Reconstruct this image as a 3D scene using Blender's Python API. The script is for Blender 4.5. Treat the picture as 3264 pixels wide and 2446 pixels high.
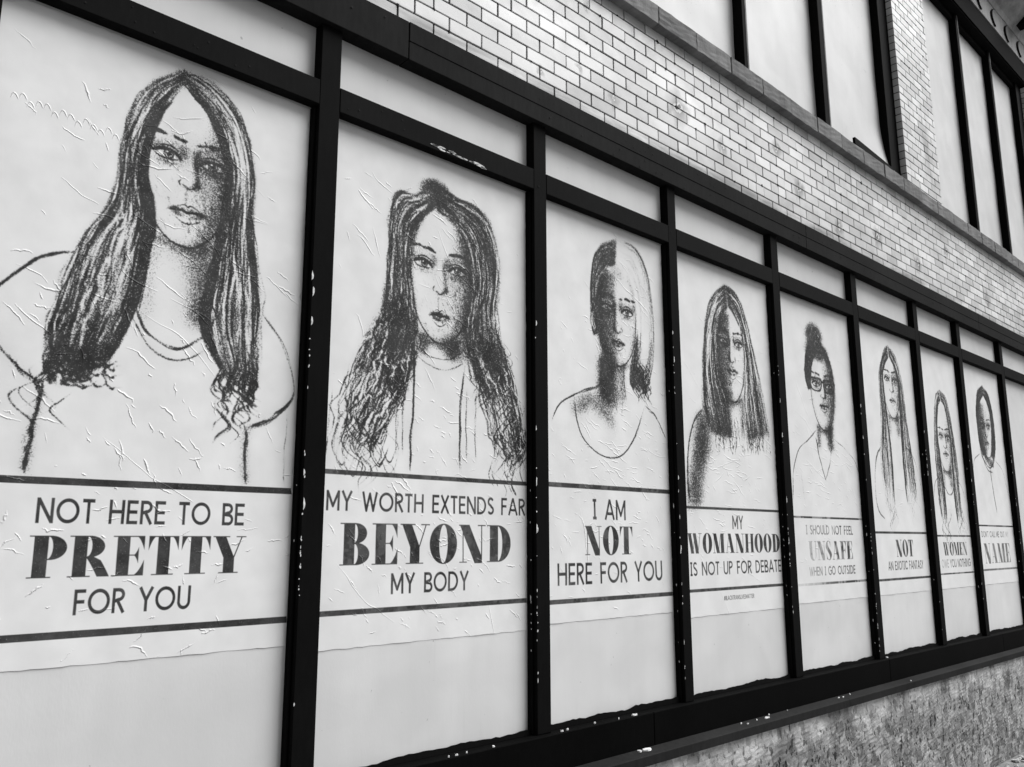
import bpy, bmesh, math, random
import numpy as np
from mathutils import Matrix, Vector

random.seed(7)
rng = np.random.default_rng(11)
for o in list(bpy.data.objects):
    bpy.data.objects.remove(o)
SC = bpy.context.scene
COL = SC.collection
ZO = 0.98            # height of the shopfront sill above the pavement

# ------------------------------------------------------------------ camera
cam_d = bpy.data.cameras.new('camera')
cam = bpy.data.objects.new('camera', cam_d)
COL.objects.link(cam)
SC.camera = cam
cam_d.sensor_width = 36.0
cam_d.lens = 0.82533 * 36.0
cam_d.clip_start = 0.05
cam_d.clip_end = 900.0
yaw, pitch, roll = math.radians(43.4857), math.radians(10.5795), math.radians(-0.0832)
fw = Vector((math.sin(yaw) * math.cos(pitch), math.cos(yaw) * math.cos(pitch), math.sin(pitch)))
r0 = Vector((math.cos(yaw), -math.sin(yaw), 0))
u0 = r0.cross(fw)
rr = r0 * math.cos(roll) + u0 * math.sin(roll)
uu = -r0 * math.sin(roll) + u0 * math.cos(roll)
M = Matrix((rr, uu, -fw)).transposed().to_4x4()
M.translation = Vector((0, -2.6, 0.777 + ZO))
cam.matrix_world = M

# ------------------------------------------------------------------ sky, sun, exposure (bright overcast, black and white)
SUN_DIR = Vector((0.78, -0.56, 1.25)).normalized()      # towards the sun
W = bpy.data.worlds.new('World')
SC.world = W
W.use_nodes = True
nt = W.node_tree
nt.nodes.clear()
wo = nt.nodes.new('ShaderNodeOutputWorld')
bg = nt.nodes.new('ShaderNodeBackground')
sky = nt.nodes.new('ShaderNodeTexSky')
sky.sky_type = 'NISHITA'
sky.sun_disc = False
sky.sun_elevation = math.asin(SUN_DIR.z)
sky.sun_rotation = math.atan2(SUN_DIR.x, SUN_DIR.y)
sky.dust_density = 4.0
bwn = nt.nodes.new('ShaderNodeRGBToBW')
nt.links.new(sky.outputs[0], bwn.inputs[0])
nt.links.new(bwn.outputs[0], bg.inputs[0])
bg.inputs[1].default_value = 0.05
nt.links.new(bg.outputs[0], wo.inputs[0])
sd = bpy.data.lights.new('sun', 'SUN')
sd.energy = 2.0
sd.angle = math.radians(46)
sd.color = (1, 1, 1)
sun = bpy.data.objects.new('sun', sd)
COL.objects.link(sun)
sun.rotation_euler = SUN_DIR.to_track_quat('Z', 'Y').to_euler()
vs = SC.view_settings
vs.view_transform = 'Standard'
vs.look = 'None'
vs.gamma = 1.0
vs.exposure = 1.17
vs.use_curve_mapping = False
SC.cycles.use_denoising = True

# ------------------------------------------------------------------ node helpers
def new_mat(name):
    m = bpy.data.materials.new(name)
    m.use_nodes = True
    m.node_tree.nodes.clear()
    return m, m.node_tree

class NB:
    """small node builder"""
    def __init__(s, nt): s.nt = nt
    def n(s, t, **kw):
        nd = s.nt.nodes.new(t)
        for k, v in kw.items(): setattr(nd, k, v)
        return nd
    def set(s, nd, key, v):
        if v is None: return
        if hasattr(v, 'node'): s.nt.links.new(v, nd.inputs[key])
        else: nd.inputs[key].default_value = v
    def pos(s): return s.n('ShaderNodeNewGeometry').outputs['Position']
    def obj(s): return s.n('ShaderNodeTexCoord').outputs['Object']
    def mapping(s, v, sc=(1, 1, 1), loc=(0, 0, 0)):
        m = s.n('ShaderNodeMapping'); s.set(m, 0, v); m.inputs['Scale'].default_value = sc; m.inputs['Location'].default_value = loc
        return m.outputs[0]
    def noise(s, v, sc, det=3, rough=.5, dist=0):
        m = s.n('ShaderNodeTexNoise'); s.set(m, 'Vector', v); s.set(m, 'Scale', sc); s.set(m, 'Detail', det); s.set(m, 'Roughness', rough); s.set(m, 'Distortion', dist)
        return m.outputs[0]
    def voronoi(s, v, sc, feature='F1', rnd=1.0):
        m = s.n('ShaderNodeTexVoronoi', feature=feature); s.set(m, 'Vector', v); s.set(m, 'Scale', sc); s.set(m, 'Randomness', rnd)
        return m
    def ramp(s, v, a, b, lo=0.0, hi=1.0):
        m = s.n('ShaderNodeMapRange'); m.clamp = True
        s.set(m, 0, v); s.set(m, 1, a); s.set(m, 2, b); s.set(m, 3, lo); s.set(m, 4, hi)
        return m.outputs[0]
    def math(s, op, a, b=None, clamp=False):
        m = s.n('ShaderNodeMath', operation=op); m.use_clamp = clamp; s.set(m, 0, a)
        if b is not None: s.set(m, 1, b)
        return m.outputs[0]
    def mix(s, f, a, b):
        m = s.n('ShaderNodeMix', data_type='FLOAT'); s.set(m, 0, f); s.set(m, 2, a); s.set(m, 3, b)
        return m.outputs[0]
    def grey(s, v):
        m = s.n('ShaderNodeCombineColor'); [s.set(m, i, v) for i in range(3)]
        return m.outputs[0]
    def bump(s, h, strength=.5, dist=.002, normal=None):
        m = s.n('ShaderNodeBump'); s.set(m, 'Height', h); s.set(m, 'Strength', strength); s.set(m, 'Distance', dist)
        if normal is not None: s.set(m, 'Normal', normal)
        return m.outputs[0]
    def bsdf(s, col, rough=.6, spec=.4, normal=None, coat=0):
        b = s.n('ShaderNodeBsdfPrincipled'); s.set(b, 'Base Color', s.grey(col)); s.set(b, 'Roughness', rough)
        s.set(b, 'Specular IOR Level', spec)
        if coat: s.set(b, 'Coat Weight', coat); s.set(b, 'Coat Roughness', .15)
        if normal is not None: s.set(b, 'Normal', normal)
        o = s.n('ShaderNodeOutputMaterial'); s.nt.links.new(b.outputs[0], o.inputs[0])
        return b
    def xyz(s, v):
        m = s.n('ShaderNodeSeparateXYZ'); s.set(m, 0, v); return m.outputs

def painted_black(name, base, rough=.5, chips=0.0, spec=.05):
    m, t = new_mat(name); b = NB(t); p = b.pos()
    n1 = b.noise(p, 2.2, 4); n2 = b.noise(b.mapping(p, (1, 1, .25)), 60, 3)
    c = b.math('MULTIPLY', b.ramp(n1, .3, .7, .75, 1.25), base)
    c = b.math('MULTIPLY', c, b.ramp(n2, .3, .7, .85, 1.2))
    scuff = b.ramp(b.noise(b.mapping(p, (1, 1, 3)), 9, 6, .7), .66, .74)
    c = b.mix(b.math('MULTIPLY', scuff, .5), c, base * 2.2)
    if chips:
        ch = b.ramp(b.noise(b.mapping(p, (1, 1, .35)), 70, 3, .6), 1 - chips, 1.012 - chips)
        c = b.mix(ch, c, .6)
    b.bsdf(c, rough, spec, b.bump(b.noise(p, 120, 4), .25, .001))
    return m

def white_board(name, base, rough=.55):
    m, t = new_mat(name); b = NB(t); p = b.pos()
    big = b.noise(p, 1.3, 4); streak = b.noise(b.mapping(p, (7, 1, .7)), 1.6, 4, .6)
    patch = b.ramp(b.noise(b.mapping(p, (1, 1, 1.2)), 3.2, 3, .4, .6), .40, .62)
    c = b.math('MULTIPLY', b.ramp(big, .3, .7, .92, 1.05), base)
    c = b.math('MULTIPLY', c, b.ramp(streak, .3, .72, 1.01, .965))
    c = b.math('MULTIPLY', c, b.mix(patch, .95, 1.02))
    drip = b.math('MULTIPLY', b.ramp(b.noise(b.mapping(p, (34, 1, .9)), 1, 3, .5), .62, .74), b.ramp(b.noise(p, 1.9, 2), .48, .62))
    c = b.mix(b.math('MULTIPLY', drip, .10), c, base * .4)
    speck = b.ramp(b.noise(p, 46, 2, .4), .765, .79)
    c = b.mix(b.math('MULTIPLY', speck, .6), c, base * .35)
    h = b.math('ADD', b.math('MULTIPLY', b.noise(b.mapping(p, (1, 1, .4)), 160, 3), .35), b.noise(p, 6, 3))
    b.bsdf(c, rough, .35, b.bump(h, .16, .004))
    return m

MAT = {}
MAT['header'] = painted_black('dark_header_paint', .011, .8)
MAT['rail'] = painted_black('dark_rail_paint', .0055, .8)
MAT['mullion'] = painted_black('dark_mullion_paint', .0035, .8, .0)
MAT['base'] = painted_black('black_base_paint', .0020, .8, .0, .03)
MAT['sill'] = painted_black('dark_sill_paint', .016, .7, .0)
MAT['board'] = white_board('white_painted_board', .665)
MAT['transom'] = white_board('white_transom_board', .70)
MAT['upboard'] = white_board('white_upper_board', .68)

m, t = new_mat('peeled_white_paper'); b = NB(t)
b.bsdf(b.ramp(b.noise(b.pos(), 60, 3), .3, .7, .45, .8), .8, .2)
MAT['flake'] = m
m, t = new_mat('screw_hole_black'); b = NB(t)
b.bsdf(.003, .7, .1)
MAT['hole'] = m
m, t = new_mat('weathered_bead_wood'); b = NB(t)
p_ = b.pos()
b.bsdf(b.ramp(b.noise(b.mapping(p_, (1, 1, .15)), 40, 5, .7), .35, .7, .05, .22), .7, .25)
MAT['bead'] = m

# glazed brick: world-space stains so they run across neighbouring bricks
SPOTS = [(2.28, 3.32, .05), (3.785, 3.23, .11), (4.24, 3.14, .06), (5.18, 3.15, .08), (6.42, 3.12, .09),
         (2.66, 3.0, .03), (3.2, 3.06, .05), (2.93, 3.12, .035), (4.9, 3.35, .06), (5.75, 3.02, .07), (7.2, 3.08, .08), (3.0, 3.5, .03), (4.45, 3.5, .04), (7.9, 3.35, .06), (8.9, 3.1, .09)]
def brick_mat():
    m, t = new_mat('white_glazed_brick'); b = NB(t); p = b.pos()
    x, y, z = b.xyz(p)
    rnd = b.math('ADD', b.n('ShaderNodeObjectInfo').outputs['Random'], b.n('ShaderNodeNewGeometry').outputs['Random Per Island'])
    rnd = b.math('FRACT', b.math('MULTIPLY', rnd, 7.31))
    c = b.ramp(rnd, 0, 1, .55, .82)
    cloud = b.noise(b.mapping(p, (1, 1, 1.3)), 1.1, 5, .55)
    c = b.math('MULTIPLY', c, b.ramp(cloud, .36, .56, .82, 1.02))
    fine = b.noise(p, 14, 4, .6)
    c = b.math('MULTIPLY', c, b.ramp(fine, .3, .6, .96, 1.02))
    g2_ = b.noise(b.mapping(p, (1, 1, 1.6), (3.1, 0, 7.7)), 3.6, 3, .5)
    c = b.math('MULTIPLY', c, b.ramp(g2_, .33, .50, .86, 1.02))
    lowz = b.ramp(b.math('ADD', z, b.math('MULTIPLY', b.math('SUBTRACT', b.noise(p, 1.6, 3), .5), .5)), ZO + 2.9, ZO + 3.2, .86, 1.03)
    c = b.math('MULTIPLY', c, lowz)
    # run-off streaks from joints
    st = b.ramp(b.noise(b.mapping(p, (26, 1, 1.6)), 1.0, 3, .5), .60, .76)
    st2 = b.ramp(b.noise(p, 2.3, 3), .5, .66)
    c = b.mix(b.math('MULTIPLY', b.math('MULTIPLY', st, st2), .45), c, .22)
    # soot along the lowest course, above the header
    low = b.ramp(z, ZO + 2.972, ZO + 2.92)
    soot = b.math('MULTIPLY', low, b.ramp(b.noise(b.mapping(p, (1.5, 1, 10)), 1.6, 5, .65), .38, .62))
    c = b.mix(b.math('MULTIPLY', soot, .80), c, .13)
    wx = b.math('MULTIPLY', b.math('SUBTRACT', b.noise(p, 16, 4), .5), .14)
    for (sx, sz, sr) in SPOTS:
        dx = b.math('ADD', b.math('SUBTRACT', x, sx), wx)
        dz = b.math('ADD', b.math('SUBTRACT', z, sz + ZO), wx)
        d = b.math('SQRT', b.math('ADD', b.math('MULTIPLY', dx, dx), b.math('MULTIPLY', dz, dz)))
        c = b.mix(b.ramp(d, sr * 1.15, sr * .25, 0, .80), c, .10)
        c = b.mix(b.ramp(d, sr * .34, sr * .28), c, .6)
        c = b.mix(b.ramp(d, sr * .16, sr * .12), c, .02)
    # long damp streak down the pier
    dx = b.math('ABSOLUTE', b.math('SUBTRACT', b.math('ADD', x, wx), 7.66))
    pm = b.math('MULTIPLY', b.ramp(dx, .15, .02), b.math('MULTIPLY', b.ramp(z, ZO + 5.0, ZO + 4.5), b.ramp(z, ZO + 3.75, ZO + 3.9)))
    pm = b.math('MULTIPLY', pm, b.ramp(b.noise(b.mapping(p, (2, 1, .8)), 5, 4), .35, .6))
    c = b.mix(b.math('MULTIPLY', pm, .6), c, .18)
    chip = b.ramp(b.noise(p, 22, 2, .5), .775, .79)
    c = b.mix(chip, c, .05)
    b.bsdf(c, b.ramp(fine, .3, .7, .34, .52), .32, b.bump(b.noise(p, 9, 3), .25, .003))
    return m
MAT['brick'] = brick_mat()
m, t = new_mat('black_mortar'); b = NB(t)
b.bsdf(b.ramp(b.noise(b.pos(), 30, 4), .3, .7, .002, .012), .9, .05)
MAT['mortar'] = m

m, t = new_mat('weathered_ledge_stone'); b = NB(t); p_ = b.pos()
c_ = b.ramp(b.noise(b.mapping(p_, (2, 1, 1)), 2.5, 6, .65), .3, .7, .13, .22)
c_ = b.math('MULTIPLY', c_, b.ramp(b.noise(b.mapping(p_, (26, 1, 5)), 1, 4, .6), .45, .75, 1.05, .75))
rnd_ = b.math('FRACT', b.math('MULTIPLY', b.n('ShaderNodeObjectInfo').outputs['Random'], 5.7))
c_ = b.math('MULTIPLY', c_, b.ramp(rnd_, 0, 1, .82, 1.18))
b.bsdf(c_, .85, .2, b.bump(b.noise(p_, 35, 6, .7), .6, .004))
MAT['ledge'] = m

m, t = new_mat('grey_metal_cornice'); b = NB(t); p_ = b.pos()
b.bsdf(b.ramp(b.noise(b.mapping(p_, (3, 1, 1)), 3, 5, .6), .3, .7, .17, .27), .6, .3, b.bump(b.noise(p_, 20, 4), .3, .004))
MAT['cornice'] = m
m, t = new_mat('pale_stucco_cornice'); b = NB(t); p_ = b.pos()
b.bsdf(b.ramp(b.noise(b.mapping(p_, (1, 2, 1)), 5, 6, .7), .3, .7, .25, .55), .8, .3, b.bump(b.noise(p_, 30, 5), .5, .006))
MAT['cornice2'] = m

# pitted, flaking stucco of the base wall
m, t = new_mat('flaking_grey_stucco'); b = NB(t); p_ = b.pos()
x_, y_, z_ = b.xyz(p_)
wv = b.n('ShaderNodeVectorMath', operation='ADD')
nz = b.n('ShaderNodeTexNoise'); b.set(nz, 'Vector', p_); b.set(nz, 'Scale', 14.0); b.set(nz, 'Detail', 4.0)
sc = b.n('ShaderNodeVectorMath', operation='SCALE'); b.nt.links.new(nz.outputs['Color'], sc.inputs[0]); sc.inputs['Scale'].default_value = .09
b.nt.links.new(p_, wv.inputs[0]); b.nt.links.new(sc.outputs[0], wv.inputs[1])
wp = wv.outputs[0]
v1 = b.voronoi(b.mapping(wp, (1, 1, .8)), 22)
cellv = b.xyz(v1.outputs['Color'])[0]
flake = b.ramp(cellv, 0, 1, .13, .36)
base_ = b.math('MULTIPLY', flake, b.ramp(b.noise(p_, 3.5, 5, .6), .35, .65, .70, 1.25))
topm = b.ramp(b.math('ADD', z_, b.math('MULTIPLY', b.noise(p_, 3, 5, .6), .55)), ZO + .06, ZO - .14, 1, 0)
lightp = b.math('MULTIPLY', topm, b.ramp(b.noise(p_, 2.6, 5, .6), .40, .52))
base_ = b.mix(b.math('MULTIPLY', lightp, .95), base_, b.ramp(cellv, 0, 1, .42, .72))
def pits(sc_, stretch, thr, keep, dark, amount):
    global base_
    v_ = b.voronoi(b.mapping(wp, (1, 1, stretch)), sc_)
    on = b.math('GREATER_THAN', b.xyz(v_.outputs['Color'])[1], keep)
    m_ = b.math('MULTIPLY', b.ramp(v_.outputs['Distance'], thr, thr * .6), on)
    m_ = b.math('MULTIPLY', m_, amount)
    base_ = b.mix(m_, base_, dark)
    return m_
zone = b.ramp(b.math('ADD', z_, b.math('MULTIPLY', b.noise(p_, 3, 3), .3)), ZO - .02, ZO - .28, .18, .95)
m1 = pits(38, .60, .38, .58, .04, zone)
m2 = pits(19, .40, .28, .74, .025, zone)
m3 = pits(15, .28, .13, .72, .02, .9)
h_ = b.math('SUBTRACT', b.math('ADD', b.math('MULTIPLY', cellv, .6), b.noise(p_, 60, 5, .7)), b.math('MULTIPLY', b.math('ADD', m1, m2), 1.2))
b.bsdf(base_, .92, .12, b.bump(h_, .8, .007))
MAT['stucco'] = m

m, t = new_mat('pavement_concrete'); b = NB(t); p_ = b.pos()
c_ = b.ramp(b.noise(p_, 3, 7, .7), .3, .7, .13, .28)
c_ = b.mix(b.ramp(b.noise(p_, 60, 3, .6), .60, .66), c_, .06)
b.bsdf(c_, .9, .2, b.bump(b.noise(p_, 40, 6, .7), .7, .006))
MAT['pavement'] = m
m, t = new_mat('asphalt'); b = NB(t); p_ = b.pos()
b.bsdf(b.ramp(b.noise(p_, 40, 5, .7), .3, .7, .035, .08), .9, .2, b.bump(b.noise(p_, 90, 4), .6, .006))
MAT['asphalt'] = m
m, t = new_mat('pale_rubble'); b = NB(t); p_ = b.pos()
b.bsdf(b.ramp(b.noise(p_, 50, 4), .3, .7, .2, .6), .9, .2, b.bump(b.noise(p_, 60, 5), .8, .006))
MAT['rubble'] = m

# ------------------------------------------------------------------ mesh helpers
def link(name, me, mat=None, parent=None):
    o = bpy.data.objects.new(name, me)
    COL.objects.link(o)
    if mat is not None and not me.materials: me.materials.append(mat)
    if parent is not None: o.parent = parent
    return o

def empty(name, loc=(0, 0, 0), label=None, cat=None, parent=None):
    o = bpy.data.objects.new(name, None); COL.objects.link(o)
    o.location = loc; o.empty_display_size = .2
    if label: o['label'] = label
    if cat: o['category'] = cat
    if parent: o.parent = parent
    return o

class MB:
    def __init__(s): s.v = []; s.f = []
    def box(s, x0, x1, y0, y1, z0, z1, c=0.0):
        """box; c chamfers the four front (-y) edges"""
        n = len(s.v)
        if c <= 0:
            s.v += [(x0, y0, z0), (x1, y0, z0), (x1, y0, z1), (x0, y0, z1), (x0, y1, z0), (x1, y1, z0), (x1, y1, z1), (x0, y1, z1)]
            s.f += [tuple(n + i for i in q) for q in ((0, 1, 2, 3), (5, 4, 7, 6), (4, 0, 3, 7), (1, 5, 6, 2), (3, 2, 6, 7), (4, 5, 1, 0))]
        else:
            s.v += [(x0 + c, y0, z0 + c), (x1 - c, y0, z0 + c), (x1 - c, y0, z1 - c), (x0 + c, y0, z1 - c),
                    (x0, y0 + c, z0), (x1, y0 + c, z0), (x1, y0 + c, z1), (x0, y0 + c, z1),
                    (x0, y1, z0), (x1, y1, z0), (x1, y1, z1), (x0, y1, z1)]
            s.f += [tuple(n + i for i in q) for q in ((0, 1, 2, 3), (4, 5, 1, 0), (5, 6, 2, 1), (6, 7, 3, 2), (7, 4, 0, 3),
                    (8, 9, 5, 4), (9, 10, 6, 5), (10, 11, 7, 6), (11, 8, 4, 7), (9, 8, 11, 10))]
        return s
    def poly(s, pts, d, axis='y'):
        """thin irregular flake: polygon extruded along an axis"""
        n = len(s.v); k = len(pts)
        off = Vector((0, d, 0)) if axis == 'y' else (Vector((0, 0, d)) if axis == 'z' else Vector((d, 0, 0)))
        s.v += [tuple(p) for p in pts] + [tuple(Vector(p) + off) for p in pts]
        s.f.append(tuple(range(n, n + k))); s.f.append(tuple(range(n + 2 * k - 1, n + k - 1, -1)))
        for i in range(k): s.f.append((n + i, n + (i + 1) % k, n + k + (i + 1) % k, n + k + i))
        return s
    def mesh(s, name, loc=(0, 0, 0)):
        me = bpy.data.meshes.new(name)
        me.from_pydata([(a - loc[0], b_ - loc[1], c - loc[2]) for a, b_, c in s.v], [], s.f)
        bm = bmesh.new(); bm.from_mesh(me); bmesh.ops.recalc_face_normals(bm, faces=bm.faces); bm.to_mesh(me); bm.free()
        return me
    def build(s, name, mat, parent=None, loc=None):
        """loc given in world space; the parent here sits at PL"""
        L = loc if loc else (0, 0, 0)
        me = s.mesh(name, L)
        o = link(name, me, mat, parent)
        o.location = Vector(L) - (parent_world(parent) if parent else Vector((0, 0, 0)))
        return o

def parent_world(p):
    v = Vector((0, 0, 0))
    while p is not None:
        v += Vector(p.location); p = p.parent
    return v

def tag(o, label=None, cat=None, group=None, kind=None):
    if label: o['label'] = label
    if cat: o['category'] = cat
    if group: o['group'] = group
    if kind: o['kind'] = kind
    return o

def wavy_board(x0, x1, y, z0, z1, nx=24, nz=40, amp=.0015, thick=.012, edge=None):
    """plywood or paper sheet: a grid with slight waviness, ragged edges and real thickness"""
    ph = rng.uniform(0, 6.28, 6)
    vs, fs = [], []
    jb = edge or (0, 0, 0, 0)     # left, right, bottom, top raggedness
    jl = rng.uniform(0, 1, nz + 1) * jb[0]; jr = rng.uniform(0, 1, nz + 1) * jb[1]
    jbt = rng.uniform(0, 1, nx + 1) * jb[2]; jt = rng.uniform(0, 1, nx + 1) * jb[3]
    for k in range(nz + 1):
        for i in range(nx + 1):
            u, v = i / nx, k / nz
            x = x0 + (x1 - x0) * u + (jl[k] if i == 0 else 0) - (jr[k] if i == nx else 0)
            z = z0 + (z1 - z0) * v + (jbt[i] if k == 0 else 0) - (jt[i] if k == nz else 0)
            d = amp * (math.sin(x * 9 + ph[0]) * math.sin(z * 7 + ph[1]) + .5 * math.sin(x * 23 + z * 11 + ph[2]))
            vs.append((x, y + d, z))
    n1 = nx + 1
    for k in range(nz):
        for i in range(nx):
            a = k * n1 + i; fs.append((a, a + 1, a + n1 + 1, a + n1))
    ring = [i for i in range(n1)] + [k * n1 + nx for k in range(1, nz + 1)] + [nz * n1 + i for i in range(nx - 1, -1, -1)] + [k * n1 for k in range(nz - 1, 0, -1)]
    fr = len(vs)
    for q in ring: vs.append(vs[q])
    off = len(vs)
    for q in ring: vs.append((vs[q][0], y + thick, vs[q][2]))
    R_ = len(ring)
    for i in range(R_):
        j = (i + 1) % R_
        fs.append((fr + j, fr + i, off + i, off + j))
    fs.append(tuple(off + i for i in range(R_ - 1, -1, -1)))
    return vs, fs

# ------------------------------------------------------------------ layout of the facade (metres; x along the wall, z up)
Z = lambda z: z + ZO
MX = [-1.81, -.68, .445, 1.567, 2.692, 3.723, 4.835, 5.964, 7.082, 8.042, 9.19, 10.32, 11.45, 12.58, 13.71]   # right edge of each mullion
MW = [.087, .087, .087, .087, .083, .074, .086, .086, .084, .084, .085, .085, .085, .085, .085]
XL, XR = -2.6, 14.4

building = empty('shop_building', (6, 0, 0), 'black and white shopfront with boarded windows, white glazed brick band and boarded upper windows', 'building')
B = building

# core behind everything
mb = MB()
mb.box(XL, XR, .16, .5, 0, Z(7.6))
mb.box(XL, XR, .10, .16, Z(2.8), Z(3.62))
tag(mb.build('wall_core', MAT['mortar'], B))

# ---- storefront frame
frame = empty('storefront_frame', (0, 0, Z(0)), parent=B); frame.location = Vector((0, 0, Z(0))) - Vector(B.location)
header_cuts = [XL, 1.866, 5.19, 8.507, 11.8, XR]
for i in range(len(header_cuts) - 1):
    a, c = header_cuts[i] + .0018, header_cuts[i + 1] - .0018
    if i == 0:
        MB().box(a, c, -.022, .10, Z(2.717), Z(2.886), .002).build('header_board', MAT['header'], frame, (a, 0, Z(2.72)))
    else:
        MB().box(a, c, -.022, .10, Z(2.717), Z(2.7985), .0015).build('header_board', MAT['header'], frame, (a, 0, Z(2.72)))
        MB().box(a, c, -.024, .10, Z(2.7995), Z(2.886), .0015).build('header_board', MAT['header'], frame, (a, 0, Z(2.8)))
hm = MB()
for k in range(60):
    x = random.uniform(1.2, 10); z = random.choice([2.74, 2.77, 2.83, 2.86]) + random.uniform(-.01, .01)
    r = random.uniform(.003, .0055)
    hm.poly([(x + r * random.uniform(.7, 1.2) * math.cos(q), -.0255, Z(z) + r * random.uniform(.7, 1.2) * math.sin(q)) for q in np.linspace(0, 6.28, 8)[:-1]], .0012)
for k in range(40):
    x = random.uniform(.6, 10); z = random.choice([2.41, 2.45]) + random.uniform(-.01, .01)
    r = random.uniform(.0025, .0045)
    hm.poly([(x + r * math.cos(q), -.0012, Z(z) + r * math.sin(q)) for q in np.linspace(0, 6.28, 8)[:-1]], .001)
tag(hm.build('screw_hole', MAT['hole'], frame), kind='stuff')

for i, (mx, w) in enumerate(zip(MX, MW)):
    mo = MB().box(mx - w, mx, .001, .075, Z(-.008), Z(2.715), .0025).build('mullion', MAT['mullion'], frame, (mx - w, 0, Z(0)))
    # thin glazing bead in the left reveal, and remnants of white paper and paint along its edge
    MB().box(mx - w - .011, mx - w - .001, .020, .05, Z(-.006), Z(2.375), .002).build('bead', MAT['mullion'], mo, (mx - w, 0, Z(0)))
    if 3 <= i <= 10:
        fl = MB()
        cl = [random.uniform(.1, 1.75) for _ in range(4)]
        for k in range(28 if i < 8 else 12):
            z = min(2.3, max(.01, random.gauss(random.choice(cl), .09))) if random.random() < .8 else random.uniform(0.05, 2.0)
            side = random.random()
            hgt = random.uniform(.003, .012) * (2.4 if random.random() < .2 else 1)
            wd = random.uniform(.0012, .0035)
            if side < .72:
                xx = mx - w + random.uniform(-.0010, .0045); yy = -.0004
                pts = [(xx, yy, Z(z)), (xx + wd, yy, Z(z) + hgt * .2), (xx + wd * 1.3, yy, Z(z) + hgt * .6), (xx + wd * .4, yy, Z(z) + hgt), (xx - wd * .3, yy, Z(z) + hgt * .5)]
                fl.poly(pts, .0011)
            else:
                xx = mx - w - .0121; yy = .021 + random.uniform(0, .004)
                pts = [(xx, yy, Z(z)), (xx, yy + wd, Z(z) + hgt * .3), (xx, yy + wd, Z(z) + hgt), (xx, yy - wd * .5, Z(z) + hgt * .7)]
                fl.poly(pts, .0009, 'x')
        for k in range(5 if i < 7 else 2):      # a few larger peeled scraps
            z = random.uniform(.7, 1.9); hgt = random.uniform(.02, .045)
            xx = mx - w + random.uniform(-.001, .006); yy = -.0006
            pts = [(xx + .001 * math.sin(q * 9), yy - .001 * (q > .5), Z(z) + hgt * q) for q in (0, .3, .6, 1)] + \
                  [(xx + random.uniform(.003, .008), yy, Z(z) + hgt * q) for q in (.85, .5, .2)]
            fl.poly(pts, .0013)
        tag(fl.build('paper_flake', MAT['flake'], mo), kind='stuff')

for i in range(len(MX) - 1):
    a, c = MX[i] + .0006, MX[i + 1] - MW[i + 1] - .0006
    MB().box(a, c, .000, .07, Z(2.381), Z(2.480), .002).build('middle_rail', MAT['rail'], frame, (a, 0, Z(2.4)))
# torn paper left on one rail
fl = MB()
for k in range(26):
    x = random.uniform(2.02, 2.3); z = 2.385 + (2.3 - x) * .03 + random.uniform(-.002, .012); s_ = random.uniform(.003, .010)
    fl.poly([(x + s_ * 2.2 * math.cos(q), -.0012, Z(z) + s_ * .5 * random.uniform(.5, 1) * math.sin(q)) for q in np.linspace(0, 6.28, 7)[:-1]], .001)
tag(fl.build('paper_flake', MAT['flake'], frame), kind='stuff')

base_cuts = [XL, .9, 3.35, 5.95, 8.25, 10.9, XR]
for i in range(len(base_cuts) - 1):
    a, c = base_cuts[i] + .001, base_cuts[i + 1] - .001
    MB().box(a, c, -.030, .10, Z(-.165), Z(-.0095), .003).build('base_board', MAT['base'], frame, (a, 0, Z(-.1)))
sill_cuts = [XL, 1.6, 5.21, 8.9, XR]
for i in range(len(sill_cuts) - 1):
    a, c = sill_cuts[i] + .0012, sill_cuts[i + 1] - .0012
    s = MB(); n = 0
    prof = [(-.028, -.166), (-.028, -.1555), (-.086, -.1700), (-.089, -.1735), (-.089, -.214), (-.03, -.214)]
    k = len(prof)
    s.v = [(a, y, Z(z)) for y, z in prof] + [(c, y, Z(z)) for y, z in prof]
    s.f = [tuple(range(k)), tuple(range(2 * k - 1, k - 1, -1))] + [(j, (j + 1) % k, k + (j + 1) % k, k + j) for j in range(k)]
    s.build('sill_board', MAT['sill'], frame, (a, 0, Z(-.2)))
# thin dark strip on the base board that closes the foot of each bay, ragged along the top
for i in range(1, len(MX) - 1):
    a, c = MX[i] + .0008, MX[i + 1] - MW[i + 1] - .0008
    s = MB(); n = 46
    zt = np.interp(np.linspace(0, 1, n + 1), np.linspace(0, 1, 12), rng.uniform(0, .016, 12)) + rng.uniform(0, .005, n + 1)
    for j in range(n + 1):
        x = a + (c - a) * j / n
        s.v += [(x, .031, Z(-.0085)), (x, .033, Z(.004 + float(zt[j]))), (x, .040, Z(-.0085))]
    for j in range(n):
        q = 3 * j
        s.f += [(q, q + 3, q + 4, q + 1), (q + 1, q + 4, q + 5, q + 2)]
    s.build('putty_strip', MAT['mullion'], frame, (a, 0, Z(0)))

# ---- white boards and transoms behind the frame
for i in range(len(MX) - 1):
    a, c = MX[i] - .004, MX[i + 1] - MW[i + 1] + .004
    v_, f_ = wavy_board(a, c, .048, Z(-.006), Z(2.385), 20, 36, .0004, .012)
    me = bpy.data.meshes.new('board'); me.from_pydata(v_, [], f_)
    for p in me.polygons: p.use_smooth = True
    o = link('board', me, MAT['board'], B); o.location = -Vector(B.location)
    v_, f_ = wavy_board(a, c, .050, Z(2.476), Z(2.722), 12, 6, .0010, .012)
    me = bpy.data.meshes.new('transom_board'); me.from_pydata(v_, [], f_)
    for p in me.polygons: p.use_smooth = True
    o = link('transom_board', me, MAT['transom'], B); o.location = -Vector(B.location)

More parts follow.
